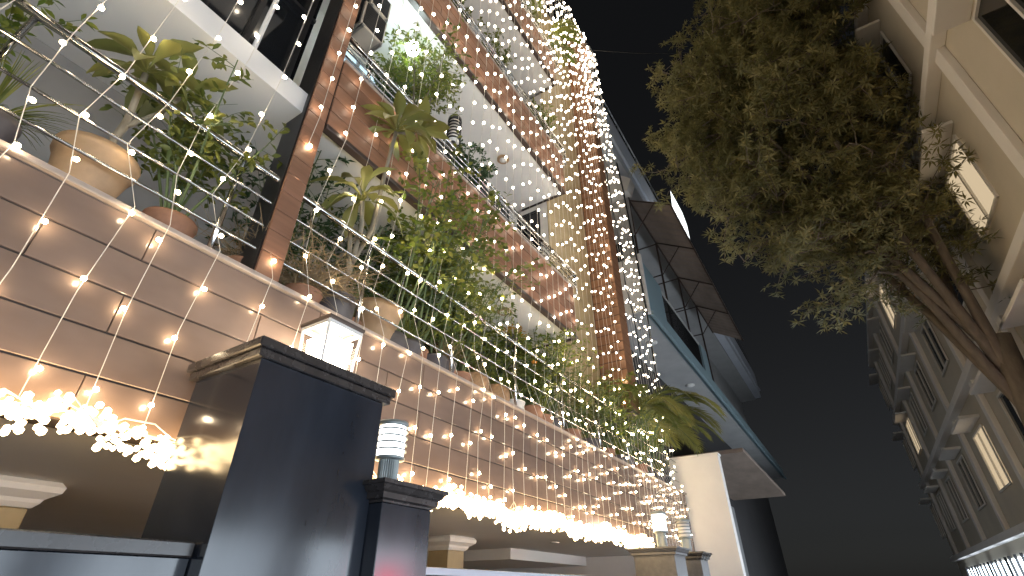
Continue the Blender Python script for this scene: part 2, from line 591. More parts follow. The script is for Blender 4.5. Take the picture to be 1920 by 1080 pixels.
# railings ------------------------------------------------------------
def railing(x, y0, y1, base, rails, top, post_step, first):
    rl = MB().tube([(x, y0, top), (x, y1, top)], 0.029, 10).build('railing', 'steel', main, True)
    for zz in rails:
        MB().tube([(x + 0.012, y0, zz), (x + 0.012, y1, zz)], 0.0105, 8).build('rail', 'steel', rl, True)
    y = first
    pm = None
    while y < y1:
        if pm is None:
            pm = MB().tube([(0, 0, base), (0, 0, top - 0.02)], 0.019, 10).mesh('post', 'steel', True)
        link('post', pm, rl, (x - 0.012, y, 0))
        y += post_step
    return rl


railing(-3.09, Y0, 11.9, 3.58, (3.82, 4.03, 4.25), 4.50, 1.28, -1.42)
for (zb, zt) in BANDS[:3]:
    railing(-3.05, 1.63, BE + 0.28, zt + 0.02, (zt + 0.14, zt + 0.24, zt + 0.34), zt + 0.45, 1.28, 1.95)
for (zb, zt) in BANDS[:3]:
    MB().tube([(-3.05, BE + 0.28, zt + 0.45), (-3.38, BE + 0.30, zt + 0.45)], 0.02, 8).tube([(-3.05, BE + 0.28, zt + 0.24), (-3.38, BE + 0.30, zt + 0.24)], 0.01, 8).tube([(-3.05, BE + 0.28, zt + 0.03), (-3.05, BE + 0.28, zt + 0.46)], 0.018, 8).tube([(-3.05, BE + 0.28, zt + 0.03), (-3.38, BE + 0.30, zt + 0.03)], 0.012, 8).build('return_rail', 'steel', main, True)

# ceiling fixtures ------------------------------------------------------
for (x, y, z, lab) in ((-3.56, 5.35, 8.53, 'unlit round brass ceiling light under the upper balcony'), (-3.52, 5.35, 5.30, 'unlit round ceiling light above the first floor terrace')):
    t = thing('ceiling_light', lab, 'ceiling light', (x, y, z))
    MB().lathe([(0.11, 0.0), (0.115, -0.02), (0.10, -0.035), (0.075, -0.035)], n=24).build('rim', 'pot_tan', t, True)
    MB().lathe([(0.074, -0.030), (0.05, -0.045), (0.001, -0.05)], n=20).build('glass', 'lamp_white', t, True)
t = thing('ceiling_lamp', 'glaring blue-white lamp under the upper balcony, shining through a tree', 'lamp', (-3.22, 2.60, 8.53))
MB().lathe([(0.06, 0.0), (0.06, -0.03), (0.02, -0.045)], n=24).build('base', 'lamp_white', t, True)
MB().tube([(0, 0, -0.04), (0, 0, -0.42)], 0.008, 8).build('rod', 'lamp_white', t, True)
MB().lathe([(0.02, -0.42), (0.07, -0.45), (0.095, -0.52), (0.08, -0.60), (0.04, -0.635), (0.001, -0.64)], n=20).build('globe', 'ceiling_lamp_glow', t, True)

for (x, y) in ((-4.3, 8.1), (-4.3, 4.2), (-4.3, 0.2)):  # only the far fitting is seen; the nearer ones are added to brighten the parking
    t = thing('parking_downlight', 'small round downlight in the parking ceiling, ' + {8.1: 'near the far gate pillar', 4.2: 'added above the middle of the gate to brighten the parking', 0.2: 'added near the low boundary wall to brighten the parking'}[y], 'downlight', (x, y, 2.424))
    MB().lathe([(0.075, 0.0), (0.078, -0.012), (0.06, -0.016)], n=20).build('rim', 'lamp_white', t, True)
    MB().lathe([(0.058, -0.012), (0.001, -0.013)], n=16).build('lens', 'downlight_glow', t, True)

# AC outdoor units on the second floor -----------------------------------
def ac_unit(x, y, z, lab, s=1.0):
    t = thing('air_conditioner', lab, 'air conditioner', (x, y, z))
    w, d, h = 0.36 * s, 0.30 * s, 0.48 * s
    MB().box((-d, 0, 0), (0, w, h), 0.008).build('case', 'ac_case', t)
    for nm, a, b in (('grille', (0.002, 0.03, 0.04), (0.012, w - 0.03, h - 0.03)), ('grille', (-d + 0.03, -0.012, 0.04), (-0.03, -0.002, h - 0.03))):
        g = MB().box(a, b).build(nm, 'dark_void', t)
        k = 0.07
        while k < h - 0.05:
            if a[0] > 0:
                box('slat', 'black_metal', g, (0.013, a[1] + 0.005, k), (0.017, b[1] - 0.005, k + 0.008))
            else:
                box('slat', 'black_metal', g, (a[0] + 0.005, -0.017, k), (b[0] - 0.005, -0.013, k + 0.008))
            k += 0.03
    MB().box((-d, 0.02, -0.05), (0.02, 0.05, -0.002)).box((-d, w - 0.05, -0.05), (0.02, w - 0.02, -0.002)).build('bracket', 'steel_dull', t)


ac_unit(-3.22, 1.78, 7.42, 'tan air conditioner box with dark grilles, above the balcony railing')
ac_unit(-3.26, 1.86, 8.02, 'upper air conditioner box hung just under the balcony ceiling', 0.85)

# ------------------------------------------------------------------ boundary: granite wall, pillars, gate, end wall
t = thing('boundary_wall', 'tall polished black granite wall block with a lantern on top', 'wall', (0, 0, 0))
box('panel', 'granite', t, (-2.9, 1.26, 0), (-2.3, 2.11, 2.72), 0.002)
MB().box((-2.93, 1.23, 2.722), (-2.275, 2.15, 2.765), 0.004).box((-2.95, 1.21, 2.767), (-2.255, 2.17, 2.82), 0.006).build('coping', 'granite_cap', t)
t = thing('low_wall', 'low black granite boundary wall left of the lantern block', 'wall', (0, 0, 0))
for ya, yb in ((-1.6, -0.351), (-0.349, 0.45), (0.452, 1.255)):
    box('panel', 'granite', t, (-2.75, ya, 0), (-2.4, yb, 1.83), 0.002)
box('core', 'dark_trim', t, (-2.74, -1.59, 0.01), (-2.41, 1.25, 1.825))
MB().box((-2.78, -1.63, 1.832), (-2.37, 1.25, 1.89), 0.006).build('coping', 'granite_cap', t)


def pillar(x0, x1, y0, y1, lab, mat='granite', capmat='granite_cap', zt=2.14):
    t = thing('gate_pillar', lab, 'pillar', ((x0 + x1) / 2, (y0 + y1) / 2, 0), 'granite gate pillars')
    hx, hy = (x1 - x0) / 2, (y1 - y0) / 2
    MB().box((-hx, -hy, 0), (hx, hy, zt), 0.004).build('shaft', mat, t)
    rings = []
    for e, dz in ((0.006, 0.001), (0.006, 0.012), (0.03, 0.02), (0.03, 0.05), (0.045, 0.06), (0.06, 0.085), (0.075, 0.09), (0.075, 0.112)):
        rings.append((-hx - e, hx + e, -hy - e, hy + e, zt + dz))
    MB().frustum(rings).build('cap', capmat, t)
    return t


pillar(-2.66, -2.2, 2.115, 2.53, 'polished black granite gate pillar beside the tall granite wall')
pillar(-2.83, -2.24, 7.75, 8.28, 'grey stone gate pillar at the far side of the gate, lit lamp on top', 'grey_stone', 'grey_stone')
pillar(-2.70, -2.2, 9.0, 9.45, 'dark gate pillar behind the grey stone one, unlit lamp on top', 'grey_stone', 'granite_cap')

g = thing('gate', 'grey metal sliding gate between the two pillars', 'gate', (-2.45, 5.1, 0))
y = -2.5
while y < 2.55:
    box('board', 'gate_steel', g, (-0.012, y, 0.12), (0.012, y + 0.21, 1.80), 0.003)
    y += 0.216
MB().box((-0.03, -2.52, 1.802), (0.03, 2.6, 1.85), 0.004).box((-0.03, -2.52, 0.06), (0.03, 2.6, 0.118), 0.004).build('frame', 'gate_steel', g)

t = thing('end_wall', 'cream plastered wall closing off the far end of the terrace', 'wall', (0, 0, 0))
box('body', 'neighbour_white', t, (-3.30, 12.0, 0), (-2.15, 12.25, 4.33), 0.006)
box('coping', 'neighbour_white', t, (-3.32, 11.98, 4.332), (-2.13, 12.27, 4.38), 0.006)


def bollard_lamp(x, y, z, lab, lit, s=1.0):
    t = thing('bollard_lamp', lab, 'lamp', (x, y, z))
    prof = []
    n = 28
    m = MB()
    vs, fs = [], []
    for zz in (0.0, 0.18 * s):
        for k in range(n * 2):
            a = math.pi * k / n
            rr = (0.060 if k % 2 else 0.066) * s
            vs.append((rr * math.cos(a), rr * math.sin(a), zz))
    N2 = n * 2
    for k in range(N2):
        fs.append((k, (k + 1) % N2, N2 + (k + 1) % N2, N2 + k))
    fs.append(tuple(N2 + k for k in range(N2)))
    MB().add(vs, fs).build('post', 'lamp_grey', t)
    MB().lathe([(0.072 * s, 0.181 * s), (0.098 * s, 0.186 * s), (0.098 * s, 0.20 * s), (0.085 * s, 0.205 * s)], n=28).build('collar', 'lamp_grey', t, True)
    MB().lathe([(0.088 * s, 0.206 * s), (0.088 * s, 0.40 * s)], n=28).build('diffuser', 'lamp_glow' if lit else 'lamp_white', t, True)
    ring = MB().lathe([(0.090 * s, 0.0), (0.106 * s, -0.008 * s), (0.106 * s, 0.0), (0.090 * s, 0.010 * s)], n=28, cap=False).mesh('louvre', 'lamp_grey', True)
    for k in range(4):
        link('louvre', ring, t, (0, 0, (0.245 + 0.043 * k) * s))
    MB().lathe([(0.10 * s, 0.401 * s), (0.104 * s, 0.41 * s), (0.10 * s, 0.43 * s), (0.05 * s, 0.445 * s), (0.001, 0.447 * s)], n=28).build('lid', 'lamp_grey', t, True)
    return t


bollard_lamp(-2.42, 2.34, 2.253, 'glowing white louvred lamp on the black granite gate pillar', True, 0.98)
bollard_lamp(-2.47, 8.02, 2.253, 'glowing white louvred lamp on the far grey gate pillar', True, 1.12)
bollard_lamp(-2.44, 9.22, 2.253, 'unlit grey louvred lamp behind the far gate lamp', False, 1.15)
t = thing('balcony_lamp', 'unlit black and white louvred lamp on the upper balcony ledge', 'lamp', (-3.10, 3.44, 6.292))
MB().tube([(0, 0, 0), (0, 0, 0.58)], 0.035, 12).build('post', 'black_metal', t, True)
MB().lathe([(0.078, 0.581), (0.078, 0.97)], n=24).build('diffuser', 'lamp_white', t, True)
ring = MB().lathe([(0.079, 0.0), (0.098, -0.012), (0.098, 0.012), (0.079, 0.03)], n=24, cap=False).mesh('louvre', 'black_metal', True)
for k in range(6):
    link('louvre', ring, t, (0, 0, 0.60 + 0.062 * k))
MB().lathe([(0.095, 0.971), (0.10, 0.98), (0.095, 1.04), (0.03, 1.07), (0.001, 1.075)], n=24).build('lid', 'black_metal', t, True)

# lantern
t = thing('lantern', 'big glowing square lantern on the granite wall', 'lantern', (-2.64, 1.88, 2.80))
t.scale = (1.0, 1.0, 1.08)
hw, hb = 0.135, 0.115
MB().frustum([(-hb - 0.01, hb + 0.01, -hb - 0.01, hb + 0.01, 0), (-hb, hb, -hb, hb, 0.05)]).build('base', 'lamp_brown', t)
for sx in (-1, 1):
    for sy in (-1, 1):
        MB().tube([(sx * hb, sy * hb, 0.05), (sx * hw, sy * hw, 0.40)], 0.011, 4).build('post', 'lamp_white', t)  # brown frame, posts and crossbars coloured white for the lantern light on them
for z, w in ((0.06, hb), (0.385, hw)):
    for sx in (-1, 1):
        MB().box((sx * w - 0.01, -w, z - 0.012), (sx * w + 0.01, w, z + 0.012)).build('crossbar', 'lamp_white', t)
        MB().box((-w + 0.011, sx * w - 0.01, z - 0.0115), (w - 0.011, sx * w + 0.01, z + 0.0115)).build('crossbar', 'lamp_white', t)
MB().frustum([(-0.145, 0.145, -0.145, 0.145, 0.402), (-0.15, 0.15, -0.15, 0.15, 0.41), (-0.15, 0.15, -0.15, 0.15, 0.425), (-0.10, 0.10, -0.10, 0.10, 0.44), (-0.02, 0.02, -0.02, 0.02, 0.45)]).build('roof', 'lamp_brown', t)
MB().frustum([(-0.05, 0.05, -0.05, 0.05, 0.07), (-0.092, 0.092, -0.092, 0.092, 0.12), (-0.105, 0.105, -0.105, 0.105, 0.32), (-0.05, 0.05, -0.05, 0.05, 0.34)]).build('glow_shade', 'lantern_glow', t)
for sx, sy in ((1, 0), (-1, 0), (0, 1), (0, -1)):
    m = MB()
    a, b = hb - 0.004, hw - 0.004
    if sx:
        m.add([(sx * a, -a, 0.075), (sx * a, a, 0.075), (sx * b, b, 0.37), (sx * b, -b, 0.37)], [(0, 1, 2, 3)])
    else:
        m.add([(-a, sy * a, 0.075), (a, sy * a, 0.075), (b, sy * b, 0.37), (-b, sy * b, 0.37)], [(0, 1, 2, 3)])
    m.build('pane', 'clear_glass', t)

# ------------------------------------------------------------------ neighbouring building
nb = thing('neighbour_building', 'pale neighbouring building with a balcony and a tin awning', 'building', (0, 0, 0))
XN = -3.15
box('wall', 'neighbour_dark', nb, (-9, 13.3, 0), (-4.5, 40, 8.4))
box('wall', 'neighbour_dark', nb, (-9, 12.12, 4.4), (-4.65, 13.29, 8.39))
box('balcony_soffit', 'neighbour_grey', nb, (-4.8, 12.1, 8.40), (XN - 0.002, 40, 8.55))
# end parapet (lit), street parapets
box('end_parapet', 'neighbour_white', nb, (-4.6, 12.09, 8.402), (XN - 0.001, 12.22, 10.25))
box('parapet', 'neighbour_teal', nb, (XN - 0.12, 12.225, 8.38), (XN, 14.1, 10.2))
box('parapet', 'neighbour_teal', nb, (XN - 0.12, 14.101, 8.381), (XN, 40, 8.95))
box('parapet', 'neighbour_teal', nb, (XN - 0.12, 19.0, 8.951), (XN, 20.0, 10.15))
box('corner_post', 'neighbour_white', nb, (XN - 0.06, 12.06, 8.3), (XN + 0.05, 12.20, 10.32), 0.01)
box('moulding', 'neighbour_teal', nb, (XN + 0.001, 12.21, 8.28), (XN + 0.10, 40, 8.42), 0.01)
box('moulding', 'neighbour_teal', nb, (XN + 0.001, 12.21, 8.421), (XN + 0.05, 40, 8.48), 0.01)
gr = MB().tube([(XN - 0.06, 14.1, 10.1), (XN - 0.06, 19.0, 10.1)], 0.035, 8).build('railing', 'neighbour_grey', nb)
bar = MB().tube([(XN - 0.06, 0, 8.951), (XN - 0.06, 0, 10.07)], 0.012, 6).mesh('baluster', 'black_metal')
y = 14.2
while y < 19.0:
    link('baluster', bar, gr, (0, y, 0))
    y += 0.13
# recessed storey behind the balcony
box('upper_wall', 'neighbour_grey', nb, (-9, 12.12, 8.56), (-4.62, 40, 15.0))
box('stair_block', 'neighbour_grey', nb, (-4.61, 12.40, 11.3), (-3.25, 12.6, 12.86))
box('stair_block', 'neighbour_grey', nb, (-3.72, 12.41, 10.3), (-3.30, 12.59, 11.29))
box('dark_opening', 'dark_void', nb, (-4.60, 12.55, 10.26), (-3.73, 12.7, 11.29))
MB().add([(-4.6, 12.08, 12.88), (-3.15, 12.08, 12.88), (-2.98, 12.08, 13.32), (-4.6, 12.08, 14.9), (-4.6, 12.5, 12.88), (-3.15, 12.5, 12.88), (-2.98, 12.5, 13.32), (-4.6, 12.5, 14.9)],
         [(0, 1, 2, 3), (7, 6, 5, 4), (0, 4, 5, 1), (1, 5, 6, 2), (2, 6, 7, 3), (3, 7, 4, 0)]).build('sloped_wall', 'neighbour_white', nb)
box('roof_parapet', 'neighbour_blue', nb, (-3.6, 11.0, 14.1), (-3.2, 40, 16.0))
box('roof_parapet_ledge', 'neighbour_blue', nb, (-3.199, 11.0, 14.6), (-3.12, 40, 14.75))
box('roof_slab', 'neighbour_grey', nb, (-9, 11.0, 14.0), (-3.61, 40, 15.9))
rr = MB().tube([(-3.35, 11.0, 17.1), (-3.35, 40, 17.1)], 0.03, 8).build('roof_railing', 'steel_dull', nb)
for zz in (16.3, 16.7):
    MB().tube([(-3.35, 11.0, zz), (-3.35, 40, zz)], 0.015, 6).build('rail', 'steel_dull', rr)
pm = MB().tube([(-3.35, 0, 16.0), (-3.35, 0, 17.1)], 0.022, 6).mesh('post', 'steel_dull')
dm = MB().tube([(-3.35, 0.05, 16.05), (-3.35, 0.95, 17.05)], 0.012, 6).mesh('brace', 'steel_dull')
y = 11.0
while y < 34:
    link('post', pm, rr, (0, y, 0))
    link('brace', dm, rr, (0, y, 0))
    y += 1.0
# tin awning on a rusty frame
aw = MB()
nx, vs, fs = 60, [], []
ny0, ny1 = 12.45, 24.0
for j in range(nx + 1):
    yy = ny0 + (ny1 - ny0) * j / nx
    wv = 0.02 * (1 if j % 2 else -1)
    for (x, z) in ((-3.25, 12.80), (-2.62, 12.42), (-1.98, 12.02)):
        vs += [(x, yy, z + wv), (x, yy, z + wv + 0.012)]
for j in range(nx):
    a, b = j * 6, (j + 1) * 6
    fs += [(a, b, b + 2, a + 2), (a + 2, b + 2, b + 4, a + 4), (a + 1, a + 3, b + 3, b + 1), (a + 3, a + 5, b + 5, b + 3), (a + 4, b + 4, b + 5, a + 5), (a, a + 1, b + 1, b)]
aw.add(vs, fs)
awo = aw.build('awning', 'tin_sheet', nb)
fr = MB()
fr.tube([(-3.25, ny0, 12.76), (-3.25, ny1, 12.76)], 0.03, 6)
fr.tube([(-2.0, ny0, 11.98), (-2.0, ny1, 11.98)], 0.025, 6)
for k, yy in enumerate((12.45, 15.2, 18.0, 20.8)):
    fr.tube([(-3.25, yy, 12.76), (-2.0, yy, 11.98)], 0.025, 6)
    fr.tube([(-3.25, yy, 8.5 if k else 10.2), (-3.25, yy, 13.2)], 0.035, 6)
    fr.tube([(-3.25, yy, 11.3), (-2.5, yy + 0.05, 12.3)], 0.022, 6)
    fr.tube([(-3.25, yy + 0.02, 11.35), (-4.4, yy + 0.02, 11.35)], 0.025, 6)
    fr.tube([(-3.25, yy + 0.02, 12.72), (-4.4, yy + 0.02, 12.72)], 0.025, 6)
fr.build('frame', 'rust_frame', awo)
# lamps (off) under the neighbour's balcony
for yy in (14.2, 18.6):
    MB().lathe([(0.16, 0), (0.16, -0.03), (0.10, -0.06), (0.001, -0.07)], (-3.75, yy, 8.399), 20).build('ceiling_light', 'neighbour_white', nb, True)
# lower shed roof of the neighbour
box('canopy', 'tin_sheet', nb, (-4.4, 16.5, 5.3), (-2.2, 26, 5.42), 0.01)
box('shutter', 'grey_paint', nb, (-4.499, 16.5, 0.2), (-4.45, 26, 5.0))

# lit sign board
sg = thing('sign_board', 'blank glowing white pointed sign board behind the tin awning', 'sign', (-2.4, 16.4, 12.5))
prof = [(-0.11, 3.45), (0.02, 2.78), (0.13, 2.2), (0.19, 1.5), (0.17, 0.7), (-0.30, 0.9), (-0.24, 2.0), (-0.15, 2.9)]
k = len(prof)
MB().add([(x, 0.0, z) for x, z in prof] + [(x, 0.06, z) for x, z in prof], [tuple(range(k - 1, -1, -1)), tuple(range(k, 2 * k))] + [(i, (i + 1) % k, k + (i + 1) % k, k + i) for i in range(k)]).build('panel', 'sign_glow', sg)
MB().tube([(0.0, 0.12, 1.4), (-0.95, 0.12, 1.6)], 0.03, 8).tube([(0.0, 0.12, 2.4), (-0.95, 0.12, 2.4)], 0.03, 8).build('bracket', 'black_metal', sg)


# hanging black cables in front of the neighbour
def cable(lab, pts, r=0.012):
    o = MB().tube(pts, r, 6).build('cable', 'cable_black', None)
    tag(o, lab, 'cable')


cable('black cable hanging over the middle of the white neighbouring balcony', [(-3.72, 11.95, 16.2), (-3.70, 11.95, 13.5), (-3.62, 11.93, 10.4), (-3.62, 11.9, 9.4), (-3.52, 11.9, 8.2), (-3.5, 11.9, 7.0)], 0.014)
cable('thicker black cable hanging down by the corner of the neighbouring balcony', [(-3.42, 11.95, 16.2), (-3.25, 11.93, 13.0), (-3.18, 11.9, 10.5), (-3.16, 11.95, 8.3), (-3.22, 12.0, 6.0), (-3.2, 12.0, 4.5)], 0.024)
pts = []
for k in range(13):
    u = k / 12
    pts.append((-3.0 + 9.0 * u, 9.3 + 5.5 * u, 16.8 + 5.0 * u - 2.2 * math.sin(math.pi * u)))
cable('thin overhead wire crossing the night sky', pts, 0.008)

# ------------------------------------------------------------------ building across the lane
ob = thing('opposite_building', 'pale cream building across the lane at the right', 'building', (0, 0, 0))
XO = 3.6
box('wall', 'cream_paint', ob, (XO, -14, 0), (XO + 7, 34, 13.0))
for zz in (2.9, 6.2, 9.5, 12.9):
    box('floor_band', 'neighbour_white', ob, (XO - 0.22, -14.1, zz), (XO - 0.001, 34.1, zz + 0.2), 0.01)
for k in range(12):
    yk = -12 + 4.0 * k
    box('pilaster', 'neighbour_white', ob, (XO - 0.12, yk, 3.11), (XO - 0.002, yk + 0.3, 12.89), 0.01)
for zz in (4.0, 7.3, 10.6):
    for k in range(2, 12):
        yy = -12 + 4.0 * k + 1.5
        w = box('window', 'room_light' if (k * 7 + int(zz) * 3) % 5 == 1 else 'dark_glass', ob, (XO - 0.02, yy, zz), (XO - 0.003, yy + 1.4, zz + 1.4))
        for q in (yy - 0.05, yy + 0.675, yy + 1.4):
            box('frame', 'lamp_white', w, (XO - 0.06, q, zz - 0.05), (XO - 0.021, q + 0.05, zz + 1.45))
        for q in (zz - 0.05, zz + 1.4):
            box('frame', 'lamp_white', w, (XO - 0.059, yy - 0.049, q), (XO - 0.0215, yy + 1.449, q + 0.05))
        box('sunshade', 'neighbour_white', w, (XO - 0.45, yy - 0.2, zz + 1.6), (XO - 0.003, yy + 1.6, zz + 1.68), 0.008)
yy = -13.0
while yy < 30:
    w = box('shop_window', 'shop_light', ob, (XO - 0.04, yy, 0.35), (XO - 0.003, yy + 2.5, 2.5))
    for q in (yy - 0.08, yy + 0.8, yy + 1.65, yy + 2.5):
        box('frame', 'black_metal', w, (XO - 0.10, q, 0.2), (XO - 0.041, q + 0.08, 2.58))
    box('sill', 'neighbour_white', w, (XO - 0.20, yy - 0.1, 0.13), (XO - 0.001, yy + 2.6, 0.34))
    yy += 3.2
box('sign_light', 'red_sign_light', ob, (XO - 0.18, 7.6, 1.55), (XO - 0.12, 8.2, 2.15))

# ------------------------------------------------------------------ plants
LEAF_T = {
    # verts (x across, y along, z up), triangles
    'oval': ([(0, 0, 0), (0.5, 0.45, 0.08), (0.36, 0.75, 0.04), (0, 1, -0.08), (-0.36, 0.75, 0.04), (-0.5, 0.45, 0.08), (0, 0.5, 0.0)],
             [(0, 1, 6), (1, 2, 6), (2, 3, 6), (3, 4, 6), (4, 5, 6), (5, 0, 6)]),
    'lance': ([(0, 0, 0), (0.5, 0.38, 0.05), (0, 1, -0.10), (-0.5, 0.38, 0.05), (0, 0.42, -0.01)],
              [(0, 1, 4), (1, 2, 4), (2, 3, 4), (3, 0, 4)]),
    'blade': ([(-0.5, 0, 0), (0.5, 0, 0), (0.42, 0.5, 0.10), (-0.42, 0.5, 0.10), (0, 1, -0.12)],
              [(0, 1, 2), (0, 2, 3), (3, 2, 4)]),
}


def cloud(name, mat, parent, P, D, Ln, Wd, tpl='oval', tint=None, roll=None, updir=None):
    """a mass of leaves: P positions, D directions, Ln lengths, Wd widths"""
    P = np.asarray(P, float)
    D = np.asarray(D, float)
    n = len(P)
    D = D / (np.linalg.norm(D, axis=1, keepdims=True) + 1e-9)
    up = np.tile(np.array([0, 0, 1.0]), (n, 1)) + rng.normal(0, 0.35, (n, 3))
    S = np.cross(D, up)
    S /= (np.linalg.norm(S, axis=1, keepdims=True) + 1e-9)
    U = np.cross(S, D)
    tv, tf = LEAF_T[tpl]
    tv = np.array(tv)
    tf = np.array(tf)
    Ln = np.broadcast_to(np.asarray(Ln, float), (n,))
    Wd = np.broadcast_to(np.asarray(Wd, float), (n,))
    V = (P[:, None, :] + S[:, None, :] * (tv[None, :, 0:1] * Wd[:, None, None]) + D[:, None, :] * (tv[None, :, 1:2] * Ln[:, None, None])
         + U[:, None, :] * (tv[None, :, 2:3] * Ln[:, None, None]))
    k = len(tv)
    F = (tf[None] + (np.arange(n) * k)[:, None, None]).reshape(-1, 3)
    V = V.reshape(-1, 3)
    me = bpy.data.meshes.new(name)
    me.vertices.add(len(V))
    me.vertices.foreach_set('co', V.ravel())
    me.loops.add(F.size)
    me.loops.foreach_set('vertex_index', F.ravel().astype(np.int32))
    me.polygons.add(len(F))
    me.polygons.foreach_set('loop_start', (np.arange(len(F)) * 3).astype(np.int32))
    me.polygons.foreach_set('loop_total', np.full(len(F), 3, np.int32))
    me.polygons.foreach_set('use_smooth', np.ones(len(F), bool))
    t = np.repeat(np.clip(rng.normal(0.35, 0.28, n) if tint is None else tint, 0, 1), k)
    a = me.attributes.new('tint', 'FLOAT', 'POINT')
    a.data.foreach_set('value', t.astype(np.float32))
    me.materials.append(MATS[mat])
    me.update(calc_edges=True)
    return link(name, me, parent)


def pot(parent, style, r, h, mat, z=0.0):
    if style == 'cone':
        prof = [(r * 0.52, 0), (r * 0.60, h * 0.05), (r * 0.93, h * 0.86), (r * 1.0, h * 0.88), (r * 1.02, h), (r * 0.93, h), (r * 0.90, h * 0.9)]
    elif style == 'bowl':
        prof = [(r * 0.45, 0), (r * 0.8, h * 0.18), (r * 1.0, h * 0.55), (r * 0.96, h * 0.85), (r * 0.86, h * 0.93), (r * 0.93, h), (r * 0.84, h), (r * 0.8, h * 0.9)]
    else:
        prof = [(r * 0.8, 0), (r * 0.86, h * 0.05), (r * 0.98, h * 0.92), (r * 1.04, h * 0.93), (r * 1.04, h), (r * 0.94, h), (r * 0.92, h * 0.9)]
    p = MB().lathe([(a, b + z) for a, b in prof], n=24, cap=False).build('pot', mat, parent, True)
    MB().lathe([(0.001, h * 0.9 + z), (r * 0.91 if style != 'bowl' else r * 0.8, h * 0.9 + z)], n=16, cap=False).build('soil', 'soil', p)
    return p


def branch_path(p, d, length, segs, bend, wander=0.25):
    pts = [Vector(p)]
    d = Vector(d).normalized()
    for k in range(segs):
        d = (d + Vector((random.gauss(0, wander), random.gauss(0, wander), random.gauss(0, wander) + bend)) * (1.0 / segs)).normalized()
        pts.append(pts[-1] + d * (length / segs))
    return pts


def shrub(name, label, cat, loc, pot_spec, h, spread, stems, twigs, leaves, ll, lw, mat, tpl='oval', lean=(0, 0), stem_mat='stem_green', bend=-0.2, start=0.35, group=None, droop=0.2):
    """potted plant: stems that branch into twigs carrying leaves all along"""
    t = thing(name, label, cat, loc, group)
    z0 = 0.0
    if pot_spec:
        style, r, ph, pm = pot_spec
        pot(t, style, r, ph, pm)
        z0 = ph * 0.85
    m = MB()
    P, D = [], []
    for s in range(stems):
        a = random.uniform(0, 2 * math.pi)
        q = random.uniform(0.1, 1.0) * spread
        d = Vector((math.cos(a) * q + lean[0], math.sin(a) * q + lean[1], 1.0))
        L = h * random.uniform(0.7, 1.05)
        path = branch_path((math.cos(a) * 0.04, math.sin(a) * 0.04, z0), d, L, 6, bend)
        m.tube(path, [0.010 * (1 - 0.75 * i / 6) + 0.002 for i in range(7)], 5, False)
        for w in range(twigs):
            u = random.uniform(start, 1.0) * 6
            i = min(5, int(u))
            p = path[i].lerp(path[i + 1], u - i)
            a2 = random.uniform(0, 2 * math.pi)
            d2 = Vector((math.cos(a2), math.sin(a2), random.uniform(-0.2, 0.9)))
            tl = h * random.uniform(0.12, 0.30)
            tp = branch_path(p, d2, tl, 3, -0.15)
            m.tube(tp, [0.004, 0.003, 0.002, 0.0015], 4, False)
            for l in range(leaves):
                v = random.uniform(0.15, 1.0) * 3
                j = min(2, int(v))
                pp = tp[j].lerp(tp[j + 1], v - j)
                a3 = random.uniform(0, 2 * math.pi)
                dd = (tp[j + 1] - tp[j]).normalized() * 0.5 + Vector((math.cos(a3), math.sin(a3), random.uniform(-0.5, 0.5) - droop))
                P.append(pp[:])
                D.append(dd[:])
    m.build('stem', stem_mat, t)
    n = len(P)
    cloud('foliage', mat, t, P, D, rng.uniform(0.65, 1.2, n) * ll, rng.uniform(0.8, 1.15, n) * lw, tpl)
    return t


def grass_plant(name, label, loc, pot_spec, n, length, width, mat, arch=0.9, cat='plant', group=None):
    """tuft of arching blades"""
    t = thing(name, label, cat, loc, group)
    style, r, ph, pm = pot_spec
    pot(t, style, r, ph, pm)
    V, F, T = [], [], []
    for k in range(n):
        a = random.uniform(0, 2 * math.pi)
        L = length * random.uniform(0.55, 1.1)
        sl = random.uniform(0.1, 0.75)
        d = Vector((math.cos(a) * sl, math.sin(a) * sl, 1)).normalized()
        side = Vector((-math.sin(a), math.cos(a), 0))
        p = Vector((math.cos(a) * 0.04 * random.random(), math.sin(a) * 0.04, ph * 0.88))
        base = len(V)
        segs = 6
        tt = min(1, max(0, random.gauss(0.4, 0.3)))
        for s in range(segs + 1):
            u = s / segs
            w = width * (1 - u ** 2) * 0.5 + 0.0006
            V.append((p - side * w)[:])
            V.append((p + side * w)[:])
            T += [tt, tt]
            d = (d + Vector((math.cos(a) * 0.10, math.sin(a) * 0.10, -arch * 0.30 * u))).normalized()
            p = p + d * (L / segs)
        for s in range(segs):
            b = base + s * 2
            F.append((b, b + 1, b + 3, b + 2))
    me = bpy.data.meshes.new('foliage')
    me.from_pydata(V, [], F)
    a_ = me.attributes.new('tint', 'FLOAT', 'POINT')
    a_.data.foreach_set('value', np.array(T, np.float32))
    me.materials.append(MATS[mat])
    me.polygons.foreach_set('use_smooth', [True] * len(me.polygons))
    link('foliage', me, t)
    return t


